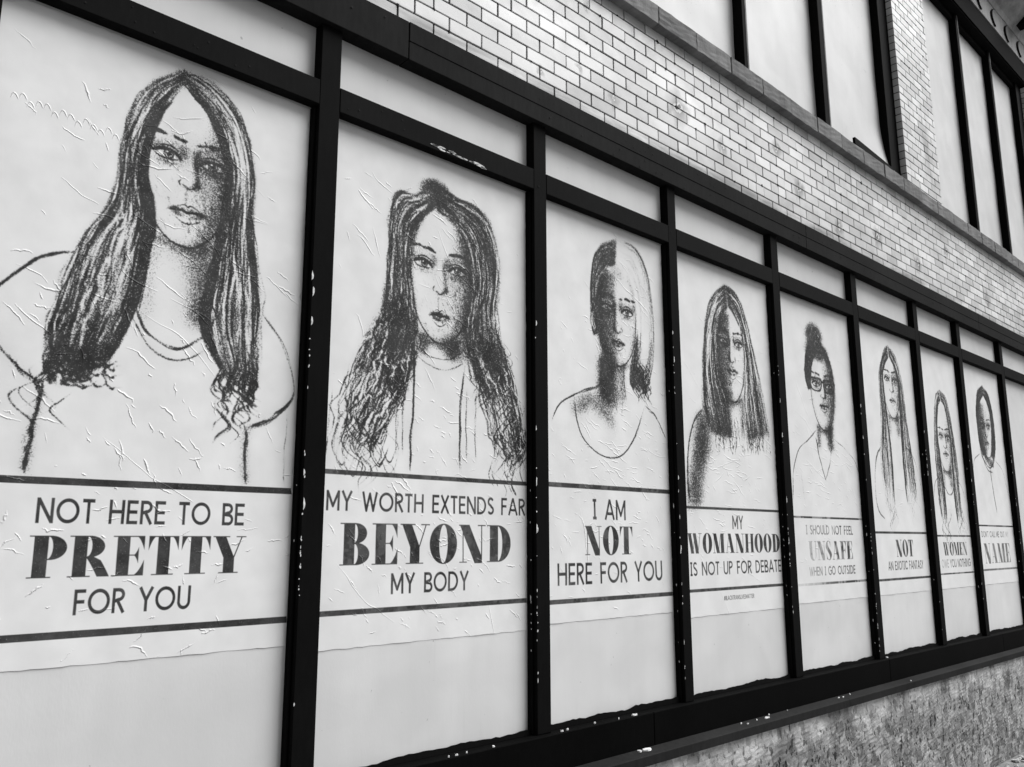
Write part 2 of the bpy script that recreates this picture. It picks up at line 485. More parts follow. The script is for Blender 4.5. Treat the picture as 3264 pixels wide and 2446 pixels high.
# ---- glazed brick band and piers
BL, BH, J = .1865, .0687, .0082
brick_me = MB().box(J / 2, BL - J / 2, 0, .05, J / 2, BH - J / 2, .0010).mesh('brick')
brick_me.materials.append(MAT['brick'])
side_me = MB().box(0, .05, 0, .05, J / 2, BH - J / 2, .0022).mesh('brick_return'); side_me.materials.append(MAT['brick'])
wall = empty('brick_wall', parent=B); wall.location = -Vector(B.location)
mo = MB().box(XL, XR, .0065, .0995, Z(2.8862), Z(3.66)).box(7.147, 7.923, .0045, .158, Z(3.74), Z(6.318)).box(11.207, 11.993, .0045, .158, Z(3.74), Z(6.318))
mo.build('mortar', MAT['mortar'], wall)
cells = []       # x0, x1, z0, pier?
for r in range(11):
    z0 = 2.883 + r * BH
    off = 2.007 if r % 2 == 0 else 2.093
    k0 = int((XL - off) / BL) - 1
    for k in range(k0, int((XR - off) / BL) + 1):
        x0 = off + k * BL
        if x0 < XL or x0 + BL > XR: continue
        if random.random() < .035: cells += [(x0, x0 + BL / 2, z0), (x0 + BL / 2, x0 + BL, z0)]
        else: cells.append((x0, x0 + BL, z0))
for (pa, pb) in ((7.14, 7.93), (11.2, 12.0)):
    nrow = int((6.318 - 3.748) / BH)
    for r in range(nrow):
        z0 = 3.748 + r * BH
        xs = [pa]
        x = pa + (BL if r % 2 == 0 else BL / 2)
        while x < pb - .03: xs.append(x); x += BL
        xs.append(pb)
        for i in range(len(xs) - 1): cells.append((xs[i], xs[i + 1], z0))
camp = Vector((0, -2.6, .777))
def apparent(c):
    x, z = (c[0] + c[1]) / 2, c[2] + BH / 2
    d = Vector((x, 0, z)) - camp
    cx, cy, cz = d.dot(rr), d.dot(uu), d.dot(fw)
    if cz < .1: return -1
    px, py = .5 + .82533 * cx / cz, .5 - .82533 * cy / cz * 1024 / 767
    if not (-.02 < px < 1.02 and -.02 < py < 1.02): return -1
    return (c[1] - c[0]) * 2.6 / d.length ** 3
scored = sorted(cells, key=apparent, reverse=True)
single = set(scored[:300])
rest = MB()
for c in cells:
    x0, x1, z0 = c
    yj = random.uniform(-.0016, .0010); dz = random.uniform(-.0006, .0006)
    top = 3.627 if z0 < 3.63 and z0 + BH > 3.627 else None
    if c in single:
        o = bpy.data.objects.new('brick', brick_me); COL.objects.link(o); o.parent = wall
        o.location = (x0, yj, Z(z0) + dz)
        o.scale = ((x1 - x0) / BL, 1, 1)
        o.rotation_euler = (random.uniform(-.010, .010), 0, random.uniform(-.008, .008))
    else:
        rest.box(x0 + J / 2, x1 - J / 2, yj, .05, Z(z0) + J / 2 + dz, Z(z0) + BH - J / 2 + dz, .001)
tag(rest.build('brickwork', MAT['brick'], wall), kind='stuff')
chp = MB()
for k in range(230):
    c = random.choice(scored[:620]); x = random.choice([c[0], c[1], random.uniform(c[0], c[1])]); z = c[2] + random.choice([0, BH])
    r = random.uniform(.003, .008) * (1.7 if random.random() < .12 else 1)
    if 2.90 < z < 3.60 or (7.16 < x < 7.9 and 3.8 < z < 6.2):
        chp.poly([(x + r * random.uniform(.4, 1.3) * math.cos(q), -.0034, Z(z) + r * random.uniform(.4, 1.3) * math.sin(q)) for q in np.linspace(0, 6.28, 9)[:-1]], .004)
tag(chp.build('chipped_spot', MAT['hole'], wall), kind='stuff')

# ---- projecting stone ledge under the upper windows
ledge = empty('stone_ledge', parent=B); ledge.location = -Vector(B.location)
SL = .3715
k = 0
x = 3.927 - SL * 18
while x < XR - .2:
    a, c = x, min(x + SL, XR)
    dy = random.uniform(-.003, .003); dz = random.uniform(-.003, .003)
    bm = bmesh.new()
    mbx = MB().box(a + .0015, c - .0015, -.057 + dy, .155, Z(3.628), Z(3.7465) + dz, .004)
    me = mbx.mesh('ledge_stone', (a, 0, Z(3.628)))
    bm.from_mesh(me)
    bmesh.ops.subdivide_edges(bm, edges=[e for e in bm.edges if e.calc_length() > .09], cuts=5, use_grid_fill=True)
    for v in bm.verts:
        if v.co.y < .0: v.co += Vector((0, random.uniform(-.0018, .0018), random.uniform(-.002, .002)))
    bm.to_mesh(me); bm.free()
    o = link('ledge_stone', me, MAT['ledge'], ledge); o.location = (a, 0, Z(3.628))
    x += SL

# ---- upper windows: boards, mullions, jambs
def upper_window(x0, x1, mull, jamb_l, jamb_r, curl=False):
    w = empty('upper_window', parent=B); w.location = -Vector(B.location)
    edges = []
    for (a, c) in mull:
        o = MB().box(a, c, .050, .118, Z(3.72), Z(6.40), .003).build('window_mullion', MAT['mullion'], w, (a, 0, Z(3.8)))
        MB().box(c - .018, c + .0015, .0475, .060, Z(3.725), Z(6.30), .002).build('trim_strip', MAT['bead'], o, (c, 0, Z(3.8)))
    for (a, c) in (jamb_l, jamb_r):
        if a is None: continue
        MB().box(a, c, .052, .157, Z(3.72), Z(6.40), .003).build('jamb', MAT['mullion'], w, (a, 0, Z(3.8)))
    MB().box(x0 + .002, x1 - .002, .075, .119, Z(6.245), Z(6.30), .003).build('head_rail', MAT['rail'], w, (x0, 0, Z(6.2)))
    xs = [x0] + [q for m_ in mull for q in m_] + [x1]
    for i in range(0, len(xs), 2):
        a, c = xs[i], xs[i + 1]
        v_, f_ = wavy_board(a - .003, c + .003, .122, Z(3.735), Z(6.36), 18, 40, .002, .012)
        if curl and i == len(xs) - 2:
            v2 = []
            for (x, y, z) in v_:
                t_ = max(0, 1 - math.hypot((c - x) / .60, (z - Z(3.735)) / .62))
                v2.append((x - .16 * t_ * t_, y - .085 * t_ ** 1.4, z + .09 * t_ * t_))
            v_ = v2; f_ = f_[:-1]
        me = bpy.data.meshes.new('window_board'); me.from_pydata(v_, [], f_)
        for p in me.polygons: p.use_smooth = True
        link('window_board', me, MAT['upboard'], w)
    return w
upper_window(-1.8, 7.14, [(-1.02, -.965), (.11, .165), (1.25, 1.305), (2.39, 2.445), (3.53, 3.585), (4.646, 4.70), (5.778, 5.862)], (None, None), (6.955, 7.139), True)
upper_window(7.93, 11.2, [(9.02, 9.085), (10.04, 10.10)], (7.931, 8.0), (11.02, 11.199))
upper_window(12.0, XR, [(13.1, 13.16)], (12.001, 12.1), (None, None))
s = MB().box(-.40, .34, -.008, .012, -.010, .042)
me = s.mesh('loose_batten')
lb = link('loose_batten', me, MAT['mullion'], B)
lb.location = Vector((6.42, -.036, Z(3.757))) - Vector(B.location); lb.rotation_euler = (0, .014, .03)
MB().box(6.84, 7.13, -.012, .03, Z(3.750), Z(3.7585)).build('loose_batten', MAT['base'], B)

# ---- lintel, scalloped cornice band and eaves above the upper windows
MB().box(XL, XR, -.02, .158, Z(6.32), Z(6.575), .004).build('lintel_beam', MAT['base'], B)
MB().box(XL, XR, -.008, .12, Z(6.308), Z(6.319), .001).build('lintel_beam', MAT['rail'], B)
cor = MB().box(XL, XR, -.03, .158, Z(6.577), Z(6.86), .004).build('cornice_band', MAT['cornice'], B)
def scallop(x, parent):
    s = MB(); n = 14; prev = None
    for j in range(n + 1):
        t_ = j / n
        a = -1.05 + 2.1 * t_
        cx_ = x - .20 * math.cos(a) + .20; cz = 6.715 + .125 * math.sin(a)
        w_ = .006 + .010 * math.sin(math.pi * t_)
        s.v += [(cx_ - w_, -.031, Z(cz)), (cx_ - w_, -.046, Z(cz)), (cx_ + w_, -.046, Z(cz)), (cx_ + w_, -.031, Z(cz))]
    for j in range(n):
        q = 4 * j
        for e in range(4): s.f.append((q + e, q + (e + 1) % 4, q + 4 + (e + 1) % 4, q + 4 + e))
    s.f += [(0, 1, 2, 3), (4 * n + 3, 4 * n + 2, 4 * n + 1, 4 * n)]
    return s.build('scallop', MAT['rail'], parent)
for q in range(16): scallop(7.25 + .462 * q, cor)
s = MB()
prof = [(.158, 6.862), (-.035, 6.862), (-.06, 6.92), (-.30, 7.12), (-.34, 7.20), (-.34, 7.32), (.158, 7.32)]
k = len(prof)
s.v = [(XL, y, Z(z)) for y, z in prof] + [(XR, y, Z(z)) for y, z in prof]
s.f = [tuple(range(k)), tuple(range(2 * k - 1, k - 1, -1))] + [(j, (j + 1) % k, k + (j + 1) % k, k + j) for j in range(k)]
cc = s.build('cornice_cove', MAT['cornice2'], B)
for q in range(8):
    x = 4.6 + q * 1.25
    MB().box(x, x + .16, -.33, -.05, Z(6.93), Z(7.15), .02).build('bracket', MAT['mullion'], cc)

# ---- stucco base wall
base = MB()
nx, nz = 420, 60
for kz in range(nz + 1):
    for kx in range(nx + 1):
        x = XL + (XR - XL) * kx / nx; z = ZO * kz / nz * (1 - .2135 / .98)
        base.v.append((x, -.058 + random.uniform(-.0025, .0025) + .004 * math.sin(x * 3.1) * math.sin(z * 5), z))
for kz in range(nz):
    for kx in range(nx):
        a = kz * (nx + 1) + kx; base.f.append((a, a + 1, a + nx + 2, a + nx + 1))
n = len(base.v)
base.box(XL, XR, -.03, .16, 0, Z(-.2145))
base.build('base_wall', MAT['stucco'], B)

# ------------------------------------------------------------------ ground
def sheet(name, x0, x1, y0, y1, z, mat, nx=1, ny=1, jit=0):
    s = MB()
    for j in range(ny + 1):
        for i in range(nx + 1):
            s.v.append((x0 + (x1 - x0) * i / nx, y0 + (y1 - y0) * j / ny, z + random.uniform(-jit, jit)))
    for j in range(ny):
        for i in range(nx):
            a = j * (nx + 1) + i; s.f.append((a, a + 1, a + nx + 2, a + nx + 1))
    return tag(s.build(name, mat), kind='structure')
sheet('ground', -400, 400, -400, 400, -.135, MAT['asphalt'])
sheet('road', -60, 80, -12.2, -4.2, -.130, MAT['asphalt'])
pv = MB()
tag(MB().box(-20, 40, -4.04, .2, -.2, -.004).build('pavement', MAT['pavement']), kind='structure')
px = -6.0
slabs = []
pav = bpy.data.objects['pavement']
for i in range(16):
    for j in range(3):
        a = -4 + i * 1.25; y1 = -.062 - j * 1.3
        MB().box(a + .004, a + 1.246, y1 - 1.292, y1, -.003, random.uniform(.0, .003)).build('paving_slab', MAT['pavement'], pav)
tag(MB().box(-20, 40, -4.2, -4.045, -.2, .0, .0).build('kerb', MAT['pavement']), kind='structure')
# heap of broken stucco at the foot of the wall
s = MB()
for k in range(60):
    cx, cy = random.gauss(8.25, .28), -.10 - abs(random.gauss(0, .05)); r = random.uniform(.006, .024)
    n = len(s.v)
    bm = bmesh.new(); bmesh.ops.create_icosphere(bm, subdivisions=1, radius=r)
    for v in bm.verts: s.v.append((cx + v.co.x * random.uniform(.7, 1.5), cy + v.co.y * random.uniform(.7, 1.3), .003 + r * .5 + v.co.z * random.uniform(.4, .9)))
    for f in bm.faces: s.f.append(tuple(n + v.index for v in f.verts))
    bm.free()
tag(s.build('rubble', MAT['rubble']), 'pale crumbs of broken stucco lying on the pavement against the base wall', 'rubble', kind='stuff')

# ------------------------------------------------------------------ pasted posters: flat print drawn here stroke by stroke
def noise2(h, w, sig):
    """smooth random field, roughly 0..1, feature size sig pixels"""
    gh, gw = max(2, int(h / sig) + 2), max(2, int(w / sig) + 2)
    g = rng.random((gh, gw))
    yi = np.linspace(0, gh - 1.001, h); xi = np.linspace(0, gw - 1.001, w)
    y0 = yi.astype(int); x0 = xi.astype(int); fy = (yi - y0)[:, None]; fx = (xi - x0)[None, :]
    fy = fy * fy * (3 - 2 * fy); fx = fx * fx * (3 - 2 * fx)
    a = g[y0][:, x0]; b_ = g[y0][:, x0 + 1]; c = g[y0 + 1][:, x0]; d = g[y0 + 1][:, x0 + 1]
    return (a * (1 - fx) + b_ * fx) * (1 - fy) + (c * (1 - fx) + d * fx) * fy

def spline(pts, n=40):
    P = np.array(pts, float)
    if len(P) == 2:
        t = np.linspace(0, 1, n)[:, None]; return P[0] * (1 - t) + P[1] * t
    Q = np.vstack([2 * P[0] - P[1], P, 2 * P[-1] - P[-2]])
    out = []
    m_ = len(P) - 1
    for q in range(n):
        s_ = q / (n - 1) * m_; i = min(int(s_), m_ - 1); t = s_ - i
        a, b_, c, d = Q[i], Q[i + 1], Q[i + 2], Q[i + 3]
        out.append(.5 * ((2 * b_) + (-a + c) * t + (2 * a - 5 * b_ + 4 * c - d) * t * t + (-a + 3 * b_ - 3 * c + d) * t ** 3))
    return np.array(out)

class Paper:
    def __init__(s, x0, x1, z0, z1, res):
        s.x0, s.x1, s.z0, s.z1, s.res = x0, x1, z0, z1, res
        s.w = int((x1 - x0) * res); s.h = int((z1 - z0) * res)
        s.D = np.zeros((s.h, s.w), np.float32)      # charcoal density
        s.P = np.zeros((s.h, s.w), np.float32)      # printed ink
        s.H = np.zeros((s.h, s.w), np.float32)      # creases
        s.K = {}
    def kern(s, r):
        q = max(.6, round(r * s.res * 3) / 3)
        if q not in s.K:
            n = int(q * 2.2) + 1; a = np.arange(-n, n + 1); g = np.exp(-(a[:, None] ** 2 + a[None, :] ** 2) / (q * q) * 1.0)
            s.K[q] = (n, g.astype(np.float32))
        return s.K[q]
    def dab(s, x, z, r, a, T=None):
        T = s.D if T is None else T
        n, g = s.kern(r); ci = int(round((x - s.x0) * s.res)); ri = int(round((z - s.z0) * s.res))
        a0, a1, b0, b1 = ri - n, ri + n + 1, ci - n, ci + n + 1
        if a1 <= 0 or b1 <= 0 or a0 >= s.h or b0 >= s.w: return
        k = g[max(0, -a0):g.shape[0] - max(0, a1 - s.h), max(0, -b0):g.shape[1] - max(0, b1 - s.w)]
        v = T[max(0, a0):a1, max(0, b0):b1]
        if a >= 0: v += (1 - v) * (a * k)
        else: v *= (1 + a * k)
    def stroke(s, pts, r, a, taper=.3, wob=0.0, T=None, n=None, press=.25):
        P = spline(pts, n or 40)
        L = float(np.sum(np.hypot(*np.diff(P, axis=0).T)))
        m_ = max(4, int(L / max(r * .75, 1.2 / s.res)))
        t = np.linspace(0, 1, m_); ti = t * (len(P) - 1)
        X = np.interp(ti, np.arange(len(P)), P[:, 0]); Zc = np.interp(ti, np.arange(len(P)), P[:, 1])
        pr = 1 + press * np.interp(t, np.linspace(0, 1, 9), rng.uniform(-1, 1, 9))
        if wob:
            X = X + np.interp(t, np.linspace(0, 1, 8), rng.normal(0, wob, 8)); Zc = Zc + np.interp(t, np.linspace(0, 1, 8), rng.normal(0, wob, 8))
        for i in range(m_):
            e = min(1, min(t[i], 1 - t[i]) / taper + .25) if taper else 1
            s.dab(X[i], Zc[i], r * (.55 + .45 * e), a * e * pr[i], T)
    def blob(s, x, z, rx, rz, a, ang=0, pw=1.0, T=None):
        T = s.D if T is None else T
        R_ = max(rx, rz) * 2.4
        c0, c1 = max(0, int((x - R_ - s.x0) * s.res)), min(s.w, int((x + R_ - s.x0) * s.res))
        r0_, r1 = max(0, int((z - R_ - s.z0) * s.res)), min(s.h, int((z + R_ - s.z0) * s.res))
        if c1 <= c0 or r1 <= r0_: return
        gx = (np.arange(c0, c1) / s.res + s.x0 - x)[None, :]; gz = (np.arange(r0_, r1) / s.res + s.z0 - z)[:, None]
        ca, sa = math.cos(ang), math.sin(ang)
        q = ((gx * ca + gz * sa) / rx) ** 2 + ((-gx * sa + gz * ca) / rz) ** 2
        k = np.exp(-q ** pw).astype(np.float32)
        v = T[r0_:r1, c0:c1]
        if a >= 0: v += (1 - v) * (a * k)
        else: v *= (1 + a * k)
    def band(s, A, B_, n, r, a, wob=.004, lo=0.0, hi=1.0, t0=0, t1=1, var=.5):
        """n strokes that flow between guide curves A and B"""
        PA, PB = spline(A, 40), spline(B_, 40)
        for q in range(n):
            u = lo + (hi - lo) * rng.random(); ua = u + rng.normal(0, .05); ub = u + rng.normal(0, .08)
            uu_ = np.clip(np.linspace(ua, ub, 40), -.04, 1.04)[:, None]
            P = PA * (1 - uu_) + PB * uu_
            a0_ = t0 + (t1 - t0) * rng.random() * .75; b0_ = min(t1, a0_ + (t1 - t0) * rng.uniform(.2, .6))
            i0, i1 = int(a0_ * 39), max(int(a0_ * 39) + 4, int(b0_ * 39))
            s.stroke(P[i0:i1 + 1][::max(1, (i1 - i0) // 6)], r * rng.uniform(.6, 1.3), a * (1 - var * rng.random()), .3, wob)
    def fillband(s, A, B_, a, r, m_=12):
        """even charcoal tone between two guides, rubbed patchily"""
        PA, PB = spline(A, 90), spline(B_, 90)
        L = float(np.sum(np.hypot(*np.diff((PA + PB) / 2, axis=0).T)))
        step = L / 90
        pat = rng.uniform(.45, 1.3, (10, m_))
        for i in range(90):
            wd = float(np.hypot(*(PB[i] - PA[i]))) / m_
            rr_ = max(r * .8, wd * 1.15, step * 1.1)
            cover = 2.2 * rr_ * rr_ / max(1e-6, wd * step)
            al = 1 - (1 - a) ** (1.3 / max(1, cover))
            for q in range(m_):
                P = PA[i] + (PB[i] - PA[i]) * ((q + .5) / m_)
                s.dab(P[0], P[1], rr_, min(.95, al * pat[min(9, i // 9)][q]))

    def sheen(s, A, B_, n=60, a=-.22, r=.0055):
        """soft lighter strands rubbed out of the dark hair, then a few sharp dark ones"""
        s.band(A, B_, n * 2 // 3, r, a * .62, .004, var=.7)
        s.band(A, B_, n // 3, r * .45, a * 1.5, .004, var=.8)
        s.band(A, B_, n // 2, r * .6, .6, .004, var=.5)

    # ---- face: a plain, general face drawn from proportions
    def face(s, cx, ze, hw, zf, zc, eye, ndz, mdz, turn=0.0, shade=1, tone=.3, lips=.6, hardshade=0.0, brow=.8, full=1.0, tilt=0.0):
        up, dn = zf - ze, ze - zc
        ca, sa = math.cos(tilt), math.sin(tilt)
        def p(u, v):
            x = u * hw; z = v * (up if v > 0 else dn)
            return (cx + x * ca - z * sa, ze + x * sa + z * ca)
        k = hw / .16
        # modelling of the skin
        s.blob(*p(0, -.05), hw * .95, (up + dn) * .46, .13 * tone / .3, 0, 2.5)
        s.blob(*p(shade * .55, -.25), hw * .42, dn * .55, .26 * tone / .3, 0, 1.5)
        s.blob(*p(shade * .62, .35), hw * .30, up * .42, .16 * tone / .3, 0, 1.5)
        s.blob(*p(-shade * .50, -.30), hw * .20, dn * .20, -.45)
        s.blob(*p(0, .55), hw * .40, up * .25, -.4)
        for q_ in range(int(60 * tone / .3)):
            u_, v_ = rng.uniform(-.9, .9), rng.uniform(-.85, .4)
            if abs(u_) < .25 and v_ > -.2: continue
            x_, z_ = p(u_ * .9, v_); s.stroke([(x_, z_), (x_ + .010 * k, z_ - .018 * k)], .0030 * k, .14 + .12 * (u_ * shade > 0))
        for v in np.linspace(.85, -.95, 26):
            e = math.sqrt(max(0, 1 - (v / 1.05) ** 2 * (.8 if v < 0 else .9)))
            if v < -.35: e *= 1 - .30 * ((-v - .35) / .65) ** 1.5
            x_, z_ = p(shade * e * .93, v); s.blob(x_, z_, .034 * k, .04 * k, .22 * tone / .3)
            x_, z_ = p(-shade * e * .97, v); s.blob(x_, z_, .016 * k, .03 * k, .10 * tone / .3)
        if hardshade:
            for v in np.linspace(.8, -.9, 24):
                for u in np.linspace(.12, .95, 8):
                    e = math.sqrt(max(0, 1 - v * v * .8))
                    x_, z_ = p(shade * u * e, v); s.blob(x_, z_, .02 * k, .03 * k, .19 * hardshade)
        ke = k * 1.18
        def pe(ex, dx, dz):      # point near an eye, offsets in half-face widths
            x = (ex + dx * 1.17) * hw; z = dz * 1.22 * hw
            return (cx + x * ca - z * sa, ze + x * sa + z * ca)
        for sg in (-1, 1):
            ex = sg * eye / hw + turn
            dk = tone / .3 * (1.25 if sg == shade else 1.0)
            s.blob(*pe(ex, 0, .13), .042 * ke, .018 * ke, .34 * dk)
            s.blob(*pe(ex, -sg * .27, .08), .016 * ke, .026 * ke, .42 * dk)
            s.blob(*pe(ex, sg * .22, .10), .020 * ke, .016 * ke, .30 * dk)
            s.blob(*pe(ex, 0, -.15), .038 * ke, .012 * ke, .34 * dk)
            s.blob(*pe(ex, 0, .0), .030 * ke, .009 * ke, -.55, 0, 2)
            s.blob(*pe(ex, 0, .0), .034 * ke, .012 * ke, .16)
            ix, iz = pe(ex, .012, .008)
            s.blob(ix, iz, .0150 * ke, .0145 * ke, .60, 0, 3)
            s.stroke([(ix + .0140 * ke * math.cos(q), iz + .0138 * ke * math.sin(q)) for q in np.linspace(0, 6.28, 13)], .0016 * ke, .8, 0)
            s.blob(ix, iz, .0066 * ke, .0066 * ke, 1.0, 0, 2)
            s.blob(*pe(ex, 0, .155), .040 * ke, .0115 * ke, -.55, 0, 2)
            s.blob(*pe(ex, 0, .165), .042 * ke, .012 * ke, .22 * dk)
            for q in range(3):
                j_ = rng.normal(0, .006)
                s.stroke([pe(ex, -sg * .25, -.045 + j_), pe(ex, -sg * .14, .045 + j_), pe(ex, sg * .02, .085 + j_), pe(ex, sg * .16, .062 + j_), pe(ex, sg * .29, -.008 + j_)], .0040 * ke, .80, .15)
            s.stroke([pe(ex, -sg * .22, .10), pe(ex, 0, .165), pe(ex, sg * .26, .10)], .0026 * ke, .65)
            s.stroke([pe(ex, -sg * .24, -.05), pe(ex, -sg * .05, -.088), pe(ex, sg * .14, -.078), pe(ex, sg * .27, -.02)], .0026 * ke, .70)
            s.blob(ix - .0045 * ke, iz + .005 * ke, .0024 * ke, .0024 * ke, -.95)
            for q in range(16):
                u_ = rng.uniform(-.30, .36); zz_ = .30 + .075 * math.sin((u_ + .36) * 3.0) + rng.normal(0, .012)
                s.stroke([pe(ex, sg * (u_ - .06), zz_ - .012), pe(ex, sg * (u_ + .06), zz_ + .014 - max(0, u_) * .05)], .0046 * ke * (1.1 - abs(u_ - .0) * 1.2), brow * .85, .4)
        # nose
        nb = -ndz / dn
        T_ = turn * 1.4
        for q in np.linspace(0, 1, 9):
            x_, z_ = p(T_ + shade * (.10 + .09 * q), nb * q + .03); s.blob(x_, z_, .010 * k, .016 * k, .26 * tone / .3)
        s.blob(*p(T_ + shade * .15, nb * .93), .016 * k, .014 * k, .4 * tone / .3)
        s.blob(*p(T_, nb * 1.10), .022 * k, .010 * k, .36)
        s.blob(*p(T_ - .01, nb * .84), .009 * k, .010 * k, -.5)
        for sg in (-1, 1):
            s.blob(*p(T_ + sg * .11, nb * 1.02), .0070 * k, .0042 * k, .95, sg * .3)
            s.stroke([p(T_ + sg * .17, nb * .80), p(T_ + sg * .235, nb * .92), p(T_ + sg * .19, nb * 1.05)], .003 * k, .6)
        s.stroke([p(T_ - .10, nb * 1.05), p(T_, nb * 1.10), p(T_ + .10, nb * 1.05)], .0028 * k, .6)
        # mouth
        mv = -mdz / dn; ml = .44 * full
        s.stroke([p(T_ - .06, nb * 1.12), p(T_ - .05, mv + .07)], .005 * k, .2)
        s.stroke([p(T_ - ml, mv - .005), p(T_ - .14, mv + .018), p(T_, mv + .002), p(T_ + .14, mv + .018), p(T_ + ml, mv - .005)], .0038 * k, .95, .12)
        for q in range(14):
            u = rng.uniform(-.8, .8) * ml; hgt = .07 * (1 - (abs(u) / ml) ** 1.6)
            s.blob(*p(T_ + u, mv + hgt * .5 + .006), .012 * k, .0070 * k, lips * .5)
            s.blob(*p(T_ + u * .85, mv - hgt * .66), .012 * k, .0078 * k, lips * .34)
        s.stroke([p(T_ - ml * .9, mv + .01), p(T_ - .09, mv + .088), p(T_, mv + .070), p(T_ + .09, mv + .088), p(T_ + ml * .9, mv + .01)], .0022 * k, .55)
        s.stroke([p(T_ - ml * .72, mv - .055), p(T_, mv - .125), p(T_ + ml * .72, mv - .055)], .0028 * k, .5)
        s.blob(*p(T_, mv - .17), .030 * k, .010 * k, .30)
        # jaw and chin
        jaw = [p(-1.0, .05), p(-.96, -.35), p(-.74, -.72), p(-.34, -.96), p(0, -1.01), p(.34, -.96), p(.74, -.72), p(.96, -.35), p(1.0, .05)]
        s.stroke(jaw, .0036 * k, .62, .1, .0012)
        for q in np.linspace(-.7, .7, 15):
            s.blob(*p(q, -1.05 + .22 * abs(q) ** 1.6), .020 * k, .016 * k, .26)
    def neck(s, cx, zt, zb, hw, tone=.35, shade=1):
        for v in np.linspace(0, 1, 16):
            z = zt + (zb - zt) * v
            s.blob(cx + shade * hw * .75, z, hw * .5, .03, tone * .55)
            s.blob(cx - shade * hw * .85, z, hw * .30, .03, tone * .35)
            s.blob(cx + shade * hw * .1, z, hw * .8, .03, tone * .45 * max(0, 1 - v * 1.8))
        s.stroke([(cx - hw, zt), (cx - hw * .95, (zt + zb) / 2), (cx - hw * 1.1, zb)], .003, .45)
        s.stroke([(cx + hw, zt), (cx + hw * .95, (zt + zb) / 2), (cx + hw * 1.1, zb)], .003, .45)

    # ---- lettering
    def glyph(s, fn, x, z, sx, sz, fade=None, italic=0.0):
        """fn(X, Y) -> mask, unit = cap height; drawn with 3x3 supersampling"""
        wd = fn.width * sx
        c0, c1 = int((x - .08 * sx - s.x0) * s.res), int((x + wd + .08 * sx - s.x0) * s.res) + 2
        r0_, r1 = int((z - .06 * sz - s.z0) * s.res), int((z + 1.06 * sz - s.z0) * s.res) + 2
        c0, c1, r0_, r1 = max(0, c0), min(s.w, c1), max(0, r0_), min(s.h, r1)
        if c1 <= c0: return
        S_ = 3
        X = ((np.arange(c0 * S_, c1 * S_) + .5) / (s.res * S_) + s.x0 - x)[None, :] / sx
        Y = ((np.arange(r0_ * S_, r1 * S_) + .5) / (s.res * S_) + s.z0 - z)[:, None] / sz
        Xb = X + 0 * Y; Yb = Y + 0 * X
        m_ = fn(Xb, Yb).astype(np.float32)
        m_ = m_.reshape(r1 - r0_, S_, c1 - c0, S_).mean(axis=(1, 3))
        v = s.P[r0_:r1, c0:c1]
        np.maximum(v, m_, out=v)
    def text(s, txt, x0, x1, z0, z1, font):
        """fits the line of text to the box"""
        tot = sum(font[ch].width for ch in txt) + font['gap'] * (len(txt) - 1)
        sx = (x1 - x0) / tot; sz = z1 - z0; x = x0
        for ch in txt:
            if ch != ' ': s.glyph(font[ch], x, z0, sx, sz)
            x += (font[ch].width + font['gap']) * sx
    def rule(s, x0, x1, z0, z1):
        c0, c1, r0_, r1 = int((x0 - s.x0) * s.res), int((x1 - s.x0) * s.res), int((z0 - s.z0) * s.res), int((z1 - s.z0) * s.res)
        s.P[max(0, r0_):r1, max(0, c0):c1] = 1

# geometric light sans: every letter a set of even-width strokes
def g_strokes(width, segs, wt=.118):
    def fn(X, Y):
        m_ = np.zeros(X.shape, bool); h = fn.wt / 2
        for sg in segs:
            n = len(sg) - 1
            for i in range(n):
                (ax, ay), (bx, by) = sg[i], sg[i + 1]
                dx, dy = bx - ax, by - ay; L = math.hypot(dx, dy)
                if L < 1e-6: continue
                dx /= L; dy /= L
                t = (X - ax) * dx + (Y - ay) * dy; d = np.abs(-(X - ax) * dy + (Y - ay) * dx)
                m_ |= (t >= 0) & (t <= L) & (d < h)
                if i > 0: m_ |= (X - ax) ** 2 + (Y - ay) ** 2 < h * h
        return m_
    fn.width = width; fn.wt = wt
    return fn
def arc(cx, cy, rx, ry, a0, a1, n=22):
    return [(cx + rx * math.cos(math.radians(a0 + (a1 - a0) * i / n)), cy + ry * math.sin(math.radians(a0 + (a1 - a0) * i / n))) for i in range(n + 1)]
h_ = .059
